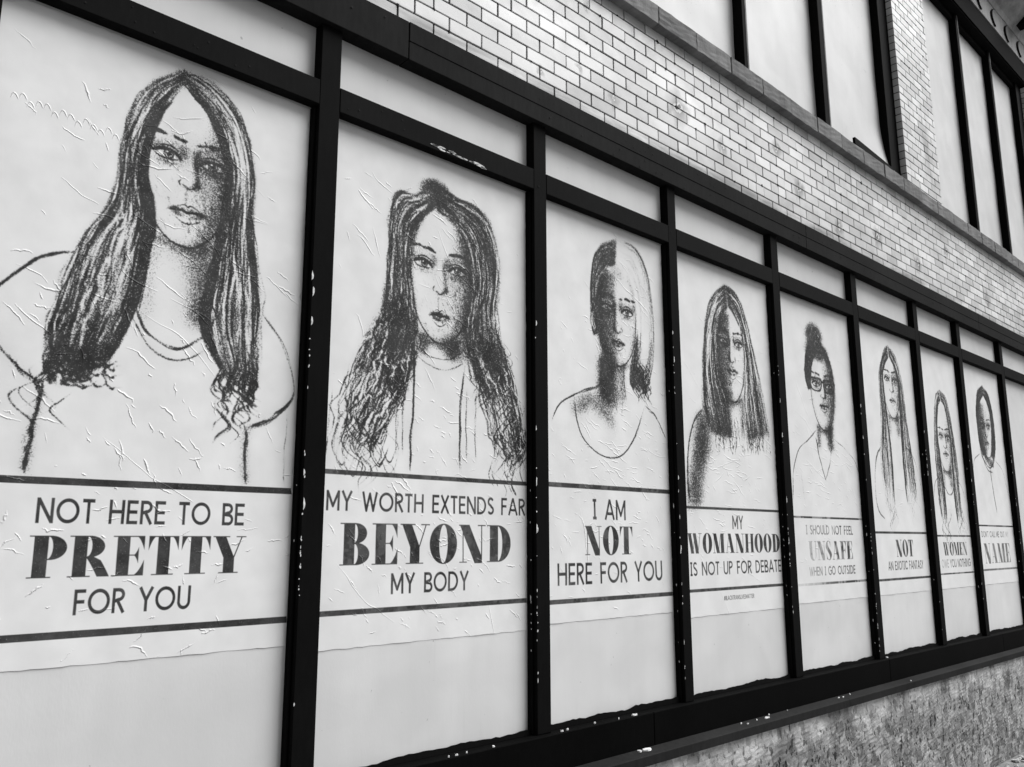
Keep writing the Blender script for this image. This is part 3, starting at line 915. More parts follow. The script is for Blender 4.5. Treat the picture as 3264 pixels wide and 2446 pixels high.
def sans_font(wt):
    G = {}
    def a(ch, w, *segs): G[ch] = g_strokes(w, segs, wt)
    lo, hi = wt / 2, 1 - wt / 2
    a('A', .82, [(.05, 0), (.41, 1)], [(.77, 0), (.41, 1)], [(.17, .30), (.65, .30)])
    a('B', .58, [(.06, 0), (.06, 1)], [(.06, hi), (.30, hi)] + arc(.30, .745, .20, .255 - wt / 2, 90, -90, 14) + [(.06, .49)], [(.06, lo), (.33, lo)] + arc(.33, .265, .215, .27 - wt / 2, -90, 90, 14) + [(.06, .49)])
    a('C', .86, arc(.50, .5, .44, .5 - wt / 2, 42, 318, 34))
    a('D', .76, [(.06, 0), (.06, 1)], [(.06, hi), (.26, hi)] + arc(.26, .5, .42, .5 - wt / 2, 90, -90, 26) + [(.06, lo)])
    a('E', .52, [(.06, 0), (.06, 1)], [(.06, hi), (.52, hi)], [(.06, .51), (.49, .51)], [(.06, lo), (.52, lo)])
    a('F', .50, [(.06, 0), (.06, 1)], [(.06, hi), (.50, hi)], [(.06, .51), (.46, .51)])
    a('G', .92, arc(.50, .5, .44, .5 - wt / 2, 42, 360, 36) + [(.56, .5)])
    a('H', .70, [(.06, 0), (.06, 1)], [(.64, 0), (.64, 1)], [(.06, .51), (.64, .51)])
    a('I', .30, [(.15, 0), (.15, 1)], [(0, hi), (.30, hi)], [(0, lo), (.30, lo)])
    a('i', .12, [(.06, 0), (.06, 1)])
    a('K', .66, [(.06, 0), (.06, 1)], [(.08, .42), (.58, 1)], [(.24, .58), (.62, 0)])
    a('L', .46, [(.06, 0), (.06, 1)], [(.06, lo), (.46, lo)])
    a('M', .84, [(.06, 0), (.06, 1)], [(.06, .97), (.42, .22), (.78, .97)], [(.78, 0), (.78, 1)])
    a('N', .72, [(.06, 0), (.06, 1)], [(.06, .97), (.66, .03)], [(.66, 0), (.66, 1)])
    a('O', .98, arc(.49, .5, .43, .5 - wt / 2, 0, 361, 44))
    a('P', .56, [(.06, 0), (.06, 1)], [(.06, hi), (.28, hi)] + arc(.28, .73, .22, .27 - wt / 2, 90, -90, 16) + [(.06, .46)])
    a('R', .58, [(.06, 0), (.06, 1)], [(.06, hi), (.28, hi)] + arc(.28, .73, .22, .27 - wt / 2, 90, -90, 16) + [(.06, .46)], [(.26, .46), (.54, 0)])
    a('S', .54, arc(.27, .735, .20, .265 - wt / 2, 30, 250, 20) + [(.30, .50)] + arc(.27, .26, .215, .26 - wt / 2, 75, -150, 20))
    a('T', .56, [(.28, 0), (.28, 1)], [(0, hi), (.56, hi)])
    a('U', .66, [(.06, 1), (.06, .33)] + arc(.33, .33, .27, .33 - wt / 2, 180, 360, 20) + [(.60, 1)])
    a('V', .74, [(.05, 1), (.37, 0), (.69, 1)])
    a('W', 1.05, [(.05, 1), (.29, .04), (.525, .9), (.76, .04), (1.0, 1)])
    a('X', .66, [(.05, 0), (.61, 1)], [(.05, 1), (.61, 0)])
    a('Y', .68, [(.04, 1), (.34, .46), (.64, 1)], [(.34, .5), (.34, 0)])
    a("'", .12, [(.06, .78), (.06, 1)])
    a('#', .62, [(.16, 0), (.24, 1)], [(.40, 0), (.48, 1)], [(.02, .33), (.60, .33)], [(.02, .68), (.60, .68)])
    a(' ', .42)
    G['gap'] = .13
    return G
SANS = sans_font(.145)
SANSN = sans_font(.142)

# high contrast fat face: broad stems, hairline serifs
def fat(width):
    def deco(fn): fn.width = width; return fn
    return deco
def rc(X, Y, a, b_, c, d): return (X >= a) & (X <= b_) & (Y >= c) & (Y <= d)
def el(X, Y, cx, cy, rx, ry): return ((X - cx) / rx) ** 2 + ((Y - cy) / ry) ** 2 < 1
def dg(X, Y, x0, y0, x1, y1, w):      # slanted bar with horizontal ends, w measured along x
    t = (Y - y0) / (y1 - y0); c = x0 + (x1 - x0) * t
    return (t >= 0) & (t <= 1) & (X >= c - w / 2) & (X <= c + w / 2)
def wedge(X, Y, xe, ye, xs, yl):      # serif beak that grows from a hairline: right triangle with curved inner edge
    tx = (X - xs) / (xe - xs); ty = (Y - ye) / (yl - ye)
    return (tx >= 0) & (tx <= 1) & (ty >= 0) & (ty <= 1) & (ty < tx ** 2.2)
HL = .028; ST = .30
FAT = {'gap': .05}
@fat(.80)
def f_P(X, Y):
    m_ = rc(X, Y, .10, .10 + ST, 0, 1) | rc(X, Y, 0, .50, 0, HL) | rc(X, Y, 0, .42, 1 - HL, 1)
    bowl = (el(X, Y, .44, .71, .36, .29) & (X > .40)) & ~(el(X, Y, .40, .71, .10, .29 - HL) & (X > .40))
    return m_ | bowl
@fat(.92)
def f_R(X, Y):
    m_ = rc(X, Y, .10, .10 + ST, 0, 1) | rc(X, Y, 0, .50, 0, HL) | rc(X, Y, 0, .42, 1 - HL, 1)
    bowl = (el(X, Y, .44, .735, .35, .265) & (X > .40)) & ~(el(X, Y, .40, .735, .10, .265 - HL) & (X > .40))
    c = .50 + .30 * np.clip((.50 - Y) / .5, 0, 1) ** .8
    leg = (Y < .50) & (Y > 0) & (X > c - .13 - .02) & (X < c + .13 * np.clip((.52 - Y) / .12, 0, 1)) & (X > .40)
    return m_ | bowl | leg
@fat(.84)
def f_B(X, Y):
    m_ = rc(X, Y, .10, .10 + ST, 0, 1) | rc(X, Y, 0, .44, 0, HL) | rc(X, Y, 0, .42, 1 - HL, 1)
    b1 = (el(X, Y, .42, .755, .32, .245) & (X > .40)) & ~(el(X, Y, .40, .755, .08, .245 - HL) & (X > .40))
    b2 = (el(X, Y, .43, .265, .39, .265) & (X > .40)) & ~(el(X, Y, .40, .265, .10, .265 - HL) & (X > .40))
    return m_ | b1 | b2
@fat(.78)
def f_E(X, Y):
    m_ = rc(X, Y, .10, .10 + ST, 0, 1) | rc(X, Y, 0, .74, 0, HL) | rc(X, Y, 0, .74, 1 - HL, 1) | rc(X, Y, .40, .60, .50, .50 + HL)
    m_ |= wedge(X, Y, .745, 1, .50, .64) & (X > .5) | wedge(X, Y, .755, 0, .45, .40)
    m_ |= (X > .50) & (X < .615) & (np.abs(Y - .514) < .21 * np.clip((X - .48) / .135, 0, 1) ** 2.0)
    return m_
@fat(.72)
def f_F(X, Y):
    m_ = rc(X, Y, .10, .10 + ST, 0, 1) | rc(X, Y, 0, .50, 0, HL) | rc(X, Y, 0, .70, 1 - HL, 1) | rc(X, Y, .40, .60, .48, .48 + HL)
    m_ |= wedge(X, Y, .705, 1, .48, .62)
    m_ |= (X > .50) & (X < .615) & (np.abs(Y - .494) < .20 * np.clip((X - .48) / .135, 0, 1) ** 2.0)
    return m_
@fat(.78)
def f_T(X, Y):
    m_ = rc(X, Y, .24, .24 + ST, 0, 1) | rc(X, Y, .12, .66, 0, HL) | rc(X, Y, .02, .76, 1 - HL, 1)
    return m_ | wedge(X, Y, .765, 1, .54, .62) | wedge(X, Y, .015, 1, .24, .62)
@fat(.86)
def f_Y(X, Y):
    m_ = rc(X, Y, .30, .30 + ST, 0, .46) | rc(X, Y, .18, .72, 0, HL) | rc(X, Y, 0, .46, 1 - HL, 1) | rc(X, Y, .64, .92, 1 - HL, 1)
    return m_ | dg(X, Y, .45, .42, .20, .99, .30) | dg(X, Y, .585, .42, .80, .99, .035)
@fat(.92)
def f_O(X, Y): return el(X, Y, .46, .5, .45, .52) & ~el(X, Y, .46, .5, .135, .49)
@fat(.90)
def f_D(X, Y):
    m_ = rc(X, Y, .10, .10 + ST, 0, 1) | rc(X, Y, 0, .42, 0, HL) | rc(X, Y, 0, .42, 1 - HL, 1)
    return m_ | ((el(X, Y, .40, .5, .48, .5) & (X > .39)) & ~(el(X, Y, .39, .5, .17, .5 - HL) & (X > .39)))
@fat(.94)
def f_N(X, Y):
    m_ = rc(X, Y, .13, .165, 0, .97) | rc(X, Y, .02, .28, 0, HL) | rc(X, Y, .78, .815, 0, 1) | rc(X, Y, .66, .94, 1 - HL, 1) | rc(X, Y, 0, .20, 1 - HL, 1)
    return m_ | (dg(X, Y, .72, -.02, .20, 1.0, .34) & (X < .815))
@fat(1.16)
def f_M(X, Y):
    m_ = rc(X, Y, .12, .155, 0, .97) | rc(X, Y, .01, .27, 0, HL) | rc(X, Y, 0, .2, 1 - HL, 1) | rc(X, Y, .78, .78 + ST, 0, 1) | rc(X, Y, .68, 1.16, 0, HL) | rc(X, Y, .78, 1.16, 1 - HL, 1)
    return m_ | dg(X, Y, .52, 0, .22, 1, .30) | dg(X, Y, .54, .02, .80, 1, .035)
@fat(1.28)
def f_W(X, Y):
    m_ = rc(X, Y, 0, .40, 1 - HL, 1) | rc(X, Y, .98, 1.28, 1 - HL, 1)
    m_ |= dg(X, Y, .40, 0, .18, 1, .28) | dg(X, Y, .44, 0, .66, 1, .035)
    return m_ | dg(X, Y, .84, 0, .62, 1, .28) | dg(X, Y, .90, 0, 1.14, 1, .035)
@fat(.96)
def f_A(X, Y):
    m_ = rc(X, Y, 0, .26, 0, HL) | rc(X, Y, .44, .96, 0, HL) | rc(X, Y, .22, .62, .30, .30 + HL)
    return m_ | dg(X, Y, .70, 0, .44, 1, .29) | dg(X, Y, .12, 0, .40, .96, .035)
@fat(.98)
def f_H(X, Y):
    m_ = rc(X, Y, .08, .08 + .27, 0, 1) | rc(X, Y, .63, .63 + .27, 0, 1) | rc(X, Y, .3, .7, .5, .5 + HL)
    for a_ in (0, .55): m_ |= rc(X, Y, a_, a_ + .43, 0, HL) | rc(X, Y, a_, a_ + .43, 1 - HL, 1)
    return m_
@fat(.92)
def f_U(X, Y):
    m_ = rc(X, Y, .10, .38, .28, 1) | rc(X, Y, .76, .795, .28, 1) | rc(X, Y, 0, .46, 1 - HL, 1) | rc(X, Y, .66, .9, 1 - HL, 1)
    return m_ | (el(X, Y, .45, .30, .347, .32) & (Y < .3) & ~(el(X, Y, .57, .30, .19, .28)))
@fat(.68)
def f_S(X, Y):
    c = .34 - .20 * np.sin((Y - .5) * 5.4)
    m_ = (Y > .10) & (Y < .90) & (np.abs(X - c) < .035 + .15 * np.cos((Y - .5) * 3.4) ** 1)
    m_ |= (el(X, Y, .33, .77, .27, .25) & ~el(X, Y, .37, .77, .22, .22) & ((X < .4) | (Y > .9))) | (el(X, Y, .33, .24, .30, .26) & ~el(X, Y, .29, .24, .24, .23) & ((X > .3) | (Y < .1)))
    return m_ | wedge(X, Y, .56, .98, .38, .66) | wedge(X, Y, .06, .02, .26, .36)
for ch, fn in dict(P=f_P, R=f_R, B=f_B, E=f_E, F=f_F, T=f_T, Y=f_Y, O=f_O, D=f_D, N=f_N, M=f_M, W=f_W, A=f_A, H=f_H, U=f_U, S=f_S).items(): FAT[ch] = fn

# ---- creases of wheat-pasted paper
def creases(pp, zones, n, fleck):
    for (cx, cz, rx, rz, ang, L, num) in zones:
        for q in range(int(num * n)):
            x = cx + rng.normal(0, rx); z = cz + rng.normal(0, rz)
            a = ang + rng.normal(0, .22); l = L * rng.uniform(.3, 1.5)
            pts = []; xx, zz, aa = x, z, a
            for k_ in range(5):
                pts.append((xx, zz)); aa += rng.normal(0, .18); xx += math.cos(aa) * l / 4; zz += math.sin(aa) * l / 4
            pp.stroke(pts, rng.uniform(.0009, .0019), rng.uniform(.3, .9) , .5, .0016, T=pp.H)
    for q in range(5):      # long connected creases
        x = rng.uniform(pp.x0, pp.x1 - .2); z = rng.uniform(pp.z0 + .1, pp.z1 - .1); a = rng.choice([-.35, -.8, -1.2]) + rng.normal(0, .15)
        pts = []
        for k_ in range(8):
            pts.append((x, z)); a += rng.normal(0, .12); l = rng.uniform(.03, .06); x += math.cos(a) * l; z += math.sin(a) * l
        pp.stroke(pts, rng.uniform(.0009, .0015), rng.uniform(.3, .6), .3, .0014, T=pp.H, press=.6)
    for q in range(int(fleck * .5)):
        x = rng.uniform(pp.x0, pp.x1); z = rng.uniform(pp.z0, pp.z1) if rng.random() < .25 else pp.z0 + rng.beta(1.6, 2.6) * (pp.z1 - pp.z0)
        a = rng.choice([-.5, -.9, .2, 2.2]) + rng.normal(0, .25); l = rng.uniform(.008, .035)
        pp.stroke([(x, z), (x + math.cos(a) * l * .5, z + math.sin(a) * l * .5 + rng.normal(0, .002)), (x + math.cos(a) * l, z + math.sin(a) * l)], rng.uniform(.0008, .0016), rng.uniform(.25, .75), .4, T=pp.H)

def curls(pp, cx, cz, rx, rz, n, r, a, size=.05):
    for q in range(n):
        x = cx + rng.uniform(-rx, rx); z = cz + rng.uniform(-rz, rz); s_ = size * rng.uniform(.5, 1.3); ph = rng.uniform(0, 6)
        pts = [(x + s_ * .55 * math.sin(ph + 1.5 * k_) + rng.normal(0, .004), z - s_ * .55 * k_) for k_ in range(5)]
        pp.stroke(pts, r * rng.uniform(.6, 1.3), a * rng.uniform(.4, 1), .3)

def body_line(pp, pts, r=.004, a=.7, soft=0):
    pp.stroke(pts, r * .8, a * .85, .12, .0022, press=.7)
    pp.stroke([(x + .003, z - .002) for x, z in pts], r * .7, a * .5, .2, .003, press=.6)
    if soft: 
        P = spline(pts, 30)
        for x, z in P: pp.blob(x + rng.normal(0, .006), z, .018, .02, soft)

def finish(pp, name, wear=.0, fadefn=None, gray=.0):
    h, w = pp.D.shape
    g = rng.random((h, w)).astype(np.float32)
    g = (g + np.roll(g, 1, 0) + np.roll(g, 1, 1) + np.roll(np.roll(g, 1, 0), 1, 1)) / 4
    g2 = rng.random((h, w)).astype(np.float32)
    g = .7 * g + .3 * g2
    g = (g - g.min()) / (g.max() - g.min())
    gb = noise2(h, w, 2.1) * .45 + g * .55
    g = np.clip((gb - .5) * 1.45 + .5, 0, 1)
    D = np.clip(pp.D, 0, 1)
    D = np.minimum(D, .90 + .08 * noise2(h, w, 5)) * (1 - .10 * noise2(h, w, 9))
    ink = np.clip((D * 1.16 - (.05 + .86 * g)) / .34 + .03, 0, 1) * .82 + D * .17
    ink *= 1 - .04 * noise2(h, w, 40)
    # printed ink: slightly patchy, rubbed along creases, with vertical roller marks
    patch = noise2(h, w, 60) * .5 + noise2(h, w, 14) * .3 + noise2(h, w, 4) * .2
    P = pp.P * (1 - .11 * patch - .03 * g)
    sp = rng.random((h, w)); P *= 1 - .35 * (sp > .995)
    P *= 1 - np.clip(pp.H * 1.2 - .5, 0, .35)
    if wear:
        wn = noise2(h, w, 34) * .6 + noise2(h, w, 9) * .4
        P *= 1 - wear * np.clip((wn - .52) / .10, 0, 1)
    ink = np.maximum(ink * (1 - np.clip(pp.H * .9 - .55, 0, .4)), P)
    if fadefn is not None:
        xs = (np.arange(w) / pp.res + pp.x0)[None, :]; zs = (np.arange(h) / pp.res + pp.z0)[:, None]
        ink = ink * fadefn(xs, zs)
    mott = noise2(h, w, 120) * .6 + noise2(h, w, 30) * .4
    a = np.ones((h, w, 4), np.float32)
    a[..., 0] = ink; a[..., 1] = np.clip(pp.H, 0, 1); a[..., 2] = mott
    im = bpy.data.images.new(name, w, h, alpha=False, float_buffer=False)
    im.colorspace_settings.name = 'Non-Color'
    im.pixels.foreach_set(a.ravel()); im.update(); im.pack()
    return im

def poster_mat(im, base=.74):
    m, t = new_mat('pasted_poster_paper'); b = NB(t)
    uv = b.n('ShaderNodeUVMap'); tx = b.n('ShaderNodeTexImage'); tx.image = im; tx.interpolation = 'Cubic'; tx.extension = 'EXTEND'
    t.links.new(uv.outputs[0], tx.inputs[0])
    sp = b.n('ShaderNodeSeparateColor'); t.links.new(tx.outputs[0], sp.inputs[0])
    p = b.pos()
    paper = b.math('MULTIPLY', b.ramp(sp.outputs[2], .2, .8, .95, 1.03), base)
    paper = b.math('MULTIPLY', paper, b.ramp(b.noise(p, 28, 4), .3, .7, .985, 1.015))
    c = b.mix(b.math('POWER', sp.outputs[0], .85), paper, .002)
    h = b.math('ADD', sp.outputs[1], b.math('MULTIPLY', b.noise(b.mapping(p, (1, 1, .6)), 16, 4, .5), .16))
    b.bsdf(c, .62, b.mix(sp.outputs[0], .30, .12), b.bump(h, 1.0, .0032))
    return m

def poster(i, pp, im, zb, label):
    x0, x1 = MX[i] + .002, MX[i + 1] - MW[i + 1] - .012
    zt = 2.372
    nx, nz = 40, 90
    ph = rng.uniform(0, 6.28, 8)
    vs, fs, uvs = [], [], []
    jl, jr = rng.uniform(0, .004, nz + 1), rng.uniform(0, .004, nz + 1)
    for k_ in range(14): 
        q = rng.integers(0, nz + 1); (jl if rng.random() < .5 else jr)[q] += rng.uniform(.002, .007)
    for k_ in range(nz + 1):
        for j in range(nx + 1):
            x = x0 + (x1 - x0) * j / nx + (jl[k_] if j == 0 else 0) - (jr[k_] if j == nx else 0)
            z = zb + (zt - zb) * k_ / nz + (rng.uniform(-.0015, .0015) if k_ in (0, nz) else 0)
            y = .0460 + .0005 * math.sin(x * 31 + z * 13 + ph[0]) + .0004 * math.sin(z * 37 - x * 17 + ph[1]) + rng.normal(0, .0001)
            vs.append((x, y, Z(z))); uvs.append(((x - pp.x0) / (pp.x1 - pp.x0), (z - pp.z0) / (pp.z1 - pp.z0)))
    n1 = nx + 1
    for k_ in range(nz):
        for j in range(nx):
            a = k_ * n1 + j; fs.append((a, a + 1, a + n1 + 1, a + n1))
    ring = [q for q in range(n1)] + [k_ * n1 + nx for k_ in range(1, nz + 1)] + [nz * n1 + q for q in range(nx - 1, -1, -1)] + [k_ * n1 for k_ in range(nz - 1, 0, -1)]
    fr = len(vs)
    for q in ring: vs.append(vs[q]); uvs.append(uvs[q])
    off = len(vs)
    for q in ring: vs.append((vs[q][0], .0475, vs[q][2])); uvs.append(uvs[q])
    R_ = len(ring)
    for q in range(R_): fs.append((fr + (q + 1) % R_, fr + q, off + q, off + (q + 1) % R_))
    loc = Vector(((x0 + x1) / 2, .04, Z(zb)))
    me = bpy.data.meshes.new('poster'); me.from_pydata([tuple(Vector(v) - loc) for v in vs], [], fs)
    ul = me.uv_layers.new(name='UVMap')
    for lp in me.loops: ul.data[lp.index].uv = uvs[lp.vertex_index]
    for p in me.polygons: p.use_smooth = True
    o = link('poster', me, poster_mat(im)); o.location = loc
    return tag(o, label, 'poster', 'posters pasted in the shopfront bays')

def paper_for(i, zb, res): return Paper(MX[i] - .004, MX[i + 1] - MW[i + 1] + .004, zb - .005, 2.38, res)

# ================================================================== poster 1
pp = paper_for(2, .436, 820)
oL = [(.99, 2.335), (.89, 2.25), (.84, 2.13), (.815, 2.0), (.81, 1.87), (.78, 1.77), (.73, 1.68), (.70, 1.57), (.68, 1.46), (.665, 1.38), (.67, 1.29)]
iL = [(.98, 2.275), (.92, 2.17), (.885, 2.05), (.88, 1.93), (.91, 1.80), (.90, 1.67), (.885, 1.53), (.855, 1.42), (.80, 1.28)]
oR = [(.99, 2.335), (1.09, 2.33), (1.18, 2.26), (1.235, 2.15), (1.26, 2.02), (1.265, 1.87), (1.29, 1.72), (1.31, 1.59), (1.31, 1.45), (1.315, 1.30)]
iR = [(1.0, 2.28), (1.07, 2.24), (1.14, 2.15), (1.175, 2.04), (1.18, 1.92), (1.165, 1.80), (1.15, 1.67), (1.13, 1.54), (1.15, 1.42), (1.22, 1.30)]
pp.neck(1.02, 1.73, 1.46, .105, .42)
pp.face(1.03, 2.025, .152, 2.26, 1.725, .075, .092, .185, turn=.03, shade=1, tone=.52, lips=.85, full=1.05)
pp.blob(1.12, 1.62, .06, .10, .45); pp.blob(1.10, 1.52, .05, .05, .5)
pp.fillband(oL, iL, .64, .010); pp.fillband(oR, iR, .60, .010)
pp.band(oL, iL, 90, .0052, .34, .005); pp.band(oR, iR, 90, .0052, .34, .005)
pp.sheen(oL, iL, 110, -.26); pp.sheen(oR, iR, 120, -.28)
pp.band(oL, iL, 8, .0050, -.4, .006, lo=.15, hi=.7, t0=.45); pp.band(oR, iR, 7, .0050, -.4, .004, lo=.1, hi=.7)
for q in range(26):
    x = rng.uniform(.67, .84); z = rng.uniform(1.22, 1.36)
    pp.stroke([(x, z + .10), (x - .018, z + .04), (x + .005, z), (x + .035, z + .012)], .0042, .5, .35, .003)
    x = rng.uniform(1.17, 1.31)
    pp.stroke([(x, z + .12), (x + .012, z + .05), (x - .008, z - .01), (x + .03, z - .035)], .0042, .5, .35, .003)
pp.band([(.66, 1.34), (.64, 1.28), (.66, 1.22)], [(.84, 1.42), (.80, 1.28), (.74, 1.22)], 40, .006, .5)
pp.band(iL, [(a_ + .02, b2) for a_, b2 in iL], 60, .005, .75); pp.band([(a_ - .02, b2) for a_, b2 in iR], iR, 60, .005, .7)
pp.blob(.80, 1.43, .06, .05, .55); pp.blob(1.22, 1.52, .05, .07, .5)
body_line(pp, [(.71, 1.63), (.63, 1.60), (.57, 1.54), (.50, 1.45)], .0055, .75)
body_line(pp, [(.50, 1.36), (.57, 1.28), (.645, 1.225)], .004, .5, .05)
body_line(pp, [(.66, 1.235), (.648, 1.12), (.640, 1.04), (.636, .965)], .0055, .75, .16)
body_line(pp, [(1.32, 1.55), (1.40, 1.46), (1.452, 1.30), (1.39, 1.20), (1.285, 1.145)], .0042, .55)
body_line(pp, [(1.44, 1.26), (1.38, 1.20), (1.285, 1.15)], .005, .6, .05)
body_line(pp, [(1.285, 1.15), (1.283, 1.05), (1.292, .965)], .005, .55, .12)
body_line(pp, [(1.432, 1.22), (1.428, 1.08), (1.43, .965)], .003, .35)
body_line(pp, [(.895, 1.50), (.94, 1.42), (1.03, 1.385), (1.10, 1.42), (1.15, 1.50)], .0045, .6)
body_line(pp, [(.89, 1.46), (.95, 1.375), (1.04, 1.345), (1.13, 1.39)], .004, .35, .05)
curls(pp, .66, 1.25, .06, .05, 10, .003, .5); curls(pp, 1.24, 1.28, .06, .08, 16, .0035, .65)
pp.rule(pp.x0, 1.476, .938, .959); pp.rule(pp.x0, 1.472, .511, .531)
pp.text('NOT HERE TO BE', .678, 1.295, .829, .900, SANS)
pp.text('PRETTY', .668, 1.300, .678, .795, FAT)
pp.text('FOR YOU', .797, 1.132, .573, .644, SANS)
creases(pp, [(.98, 2.0, .16, .20, -.32, .09, 34), (1.0, 1.68, .25, .12, -.30, .09, 28), (.65, 1.42, .12, .16, -.35, .10, 16), (.98, 1.22, .14, .14, -1.0, .055, 26),
             (1.2, 1.1, .12, .1, -.9, .045, 12), (.95, .75, .3, .08, .2, .05, 30), (.9, .50, .25, .05, .25, .05, 12), (.65, 2.15, .1, .08, -.35, .05, 6)], 1.0, 130)
for q in range(22):      # the old glue line under the paper, a row of small loops
    x = .50 + q * .022; z = 2.06 + .010 * math.sin(q * 2.2) - q * .0022
    pp.stroke([(x, z - .012), (x + .006, z + .006), (x + .014, z + .002), (x + .020, z - .010)], .0014, .5, .3, T=pp.H)
img = finish(pp, 'poster_print_pretty')
poster(2, pp, img, .436, 'largest poster reading NOT HERE TO BE PRETTY FOR YOU, woman with long straight dark hair')

# ================================================================== poster 2
pp = paper_for(3, .408, 680)
oL = [(2.06, 2.25), (1.96, 2.175), (1.89, 2.165), (1.845, 2.08), (1.84, 1.94), (1.83, 1.78), (1.82, 1.68), (1.75, 1.56), (1.69, 1.42), (1.64, 1.28), (1.60, 1.12)]
iL = [(2.06, 2.14), (2.0, 2.08), (1.955, 1.98), (1.945, 1.86), (1.965, 1.73), (1.985, 1.62), (1.97, 1.48), (1.93, 1.34), (1.85, 1.20), (1.78, 1.10)]
oR = [(2.06, 2.25), (2.17, 2.225), (2.31, 2.20), (2.39, 2.11), (2.43, 1.94), (2.41, 1.78), (2.44, 1.64), (2.50, 1.52), (2.55, 1.38), (2.585, 1.22), (2.59, 1.10)]
iR = [(2.08, 2.14), (2.17, 2.10), (2.25, 2.0), (2.27, 1.87), (2.255, 1.73), (2.225, 1.62), (2.26, 1.50), (2.32, 1.38), (2.39, 1.22), (2.44, 1.12)]
pp.neck(2.10, 1.59, 1.52, .10, .35)
pp.face(2.105, 1.895, .160, 2.12, 1.575, .088, .105, .212, turn=-.02, shade=1, tone=.42, lips=1.1, full=.85, brow=.9)
pp.fillband(oL[:7], iL[:6], .62, .012); pp.fillband(oR[:6], iR[:6], .62, .012); pp.fillband(oL[5:9], iL[5:8], .45, .012); pp.fillband(oR[5:9], iR[4:8], .45, .012); pp.fillband(oL[6:], iL[5:], .20, .012); pp.fillband(oR[6:], iR[5:], .20, .012)
pp.blob(1.90, 2.08, .05, .08, .5); pp.blob(2.10, 2.19, .12, .05, .6); pp.blob(2.33, 2.08, .06, .09, .5); pp.blob(2.07, 2.225, .085, .055, .9, 0, 3); pp.blob(1.90, 2.13, .05, .045, .8, 0, 3); pp.blob(2.30, 2.15, .08, .06, .8, 0, 3)
pp.band(oL[:7], iL[:6], 80, .005, .35); pp.band(oR[:7], iR[:6], 80, .005, .35)
pp.sheen(oL[:7], iL[:6], 80, -.22); pp.sheen(oR[:7], iR[:6], 80, -.22)
pp.band(oL[5:], iL[4:], 120, .0032, .55, .008); pp.band(oR[5:], iR[4:], 120, .0032, .55, .008); pp.band(oL[5:], iL[4:], 22, .004, -.45, .008, t0=.3); pp.band(oR[5:], iR[4:], 22, .004, -.45, .008, t0=.3)
curls(pp, 1.88, 1.50, .09, .12, 34, .0028, .6, .06); curls(pp, 1.78, 1.25, .10, .14, 30, .0026, .5, .08)
curls(pp, 2.40, 1.52, .09, .12, 34, .0028, .6, .06); curls(pp, 2.50, 1.27, .08, .16, 30, .0026, .5, .08)
for q in range(9):
    x = rng.uniform(1.63, 1.86); z = rng.uniform(1.05, 1.25); body_line(pp, [(x, z + .12), (x - .03, z + .02), (x + .01, z - .05), (x + .05, z + .03)], .003, .4)
    x = rng.uniform(2.38, 2.57); body_line(pp, [(x, z + .16), (x + .02, z + .06), (x - .01, z - .04), (x + .02, z - .10)], .003, .4)
body_line(pp, [(1.975, 1.55), (1.975, 1.38), (1.965, 1.20), (1.962, 1.045)], .005, .85, .10)
body_line(pp, [(2.235, 1.50), (2.215, 1.32), (2.212, 1.18), (2.218, 1.045)], .004, .75, .04)
for x in (1.93, 1.90, 2.30, 2.25, 2.41): body_line(pp, [(x, 1.40), (x - .005, 1.25), (x, 1.10)], .003, .35, .05)
body_line(pp, [(1.99, 1.545), (2.05, 1.51), (2.15, 1.51), (2.22, 1.55)], .003, .4); body_line(pp, [(1.99, 1.50), (2.08, 1.465), (2.16, 1.47), (2.23, 1.51)], .003, .3, .04)
body_line(pp, [(1.61, 1.32), (1.596, 1.18), (1.592, 1.08)], .003, .35); body_line(pp, [(2.585, 1.28), (2.597, 1.15), (2.60, 1.05)], .003, .35)
pp.rule(1.583, 2.605, 1.016, 1.033); pp.rule(1.583, 2.603, .521, .540)
pp.text('MY WORTH EXTENDS FAR', 1.602, 2.586, .886, .958, SANS)
pp.text('BEYOND', 1.664, 2.504, .693, .843, FAT)
pp.text('MY BODY', 1.890, 2.267, .585, .661, SANS)
creases(pp, [(2.1, 1.95, .18, .22, -.35, .07, 40), (2.1, 1.45, .25, .15, -.4, .07, 34), (2.1, 1.15, .28, .10, -.5, .05, 34), (2.1, .78, .33, .10, -.5, .045, 60), (2.05, .50, .3, .05, -.7, .04, 24), (1.72, 2.05, .07, .2, -.7, .10, 9)], 1.0, 230)
img = finish(pp, 'poster_print_beyond', .06)
poster(3, pp, img, .408, 'poster reading MY WORTH EXTENDS FAR BEYOND MY BODY, woman with long curly hair')

# ================================================================== poster 3
pp = paper_for(4, .424, 600)
oL = [(3.25, 2.31), (3.12, 2.24), (3.06, 2.12), (3.045, 1.97), (3.045, 1.84), (3.06, 1.77)]
iL = [(3.23, 2.17), (3.16, 2.14), (3.10, 2.06), (3.08, 1.96), (3.08, 1.86), (3.085, 1.79)]
oR = [(3.25, 2.31), (3.39, 2.30), (3.49, 2.20), (3.53, 2.03), (3.54, 1.85), (3.52, 1.69), (3.47, 1.56), (3.42, 1.52)]
iR = [(3.24, 2.17), (3.33, 2.14), (3.39, 2.03), (3.405, 1.90), (3.39, 1.77), (3.36, 1.67), (3.34, 1.58), (3.36, 1.53)]
for v in np.linspace(0, 1, 14): pp.blob(3.16 + .02 * v, 1.66 - .22 * v, .07, .04, .42)
pp.neck(3.20, 1.66, 1.47, .09, .45, -1)
pp.face(3.24, 1.93, .155, 2.15, 1.64, .078, .11, .175, turn=.03, shade=-1, tone=.55, lips=.9, hardshade=.75, full=.9)
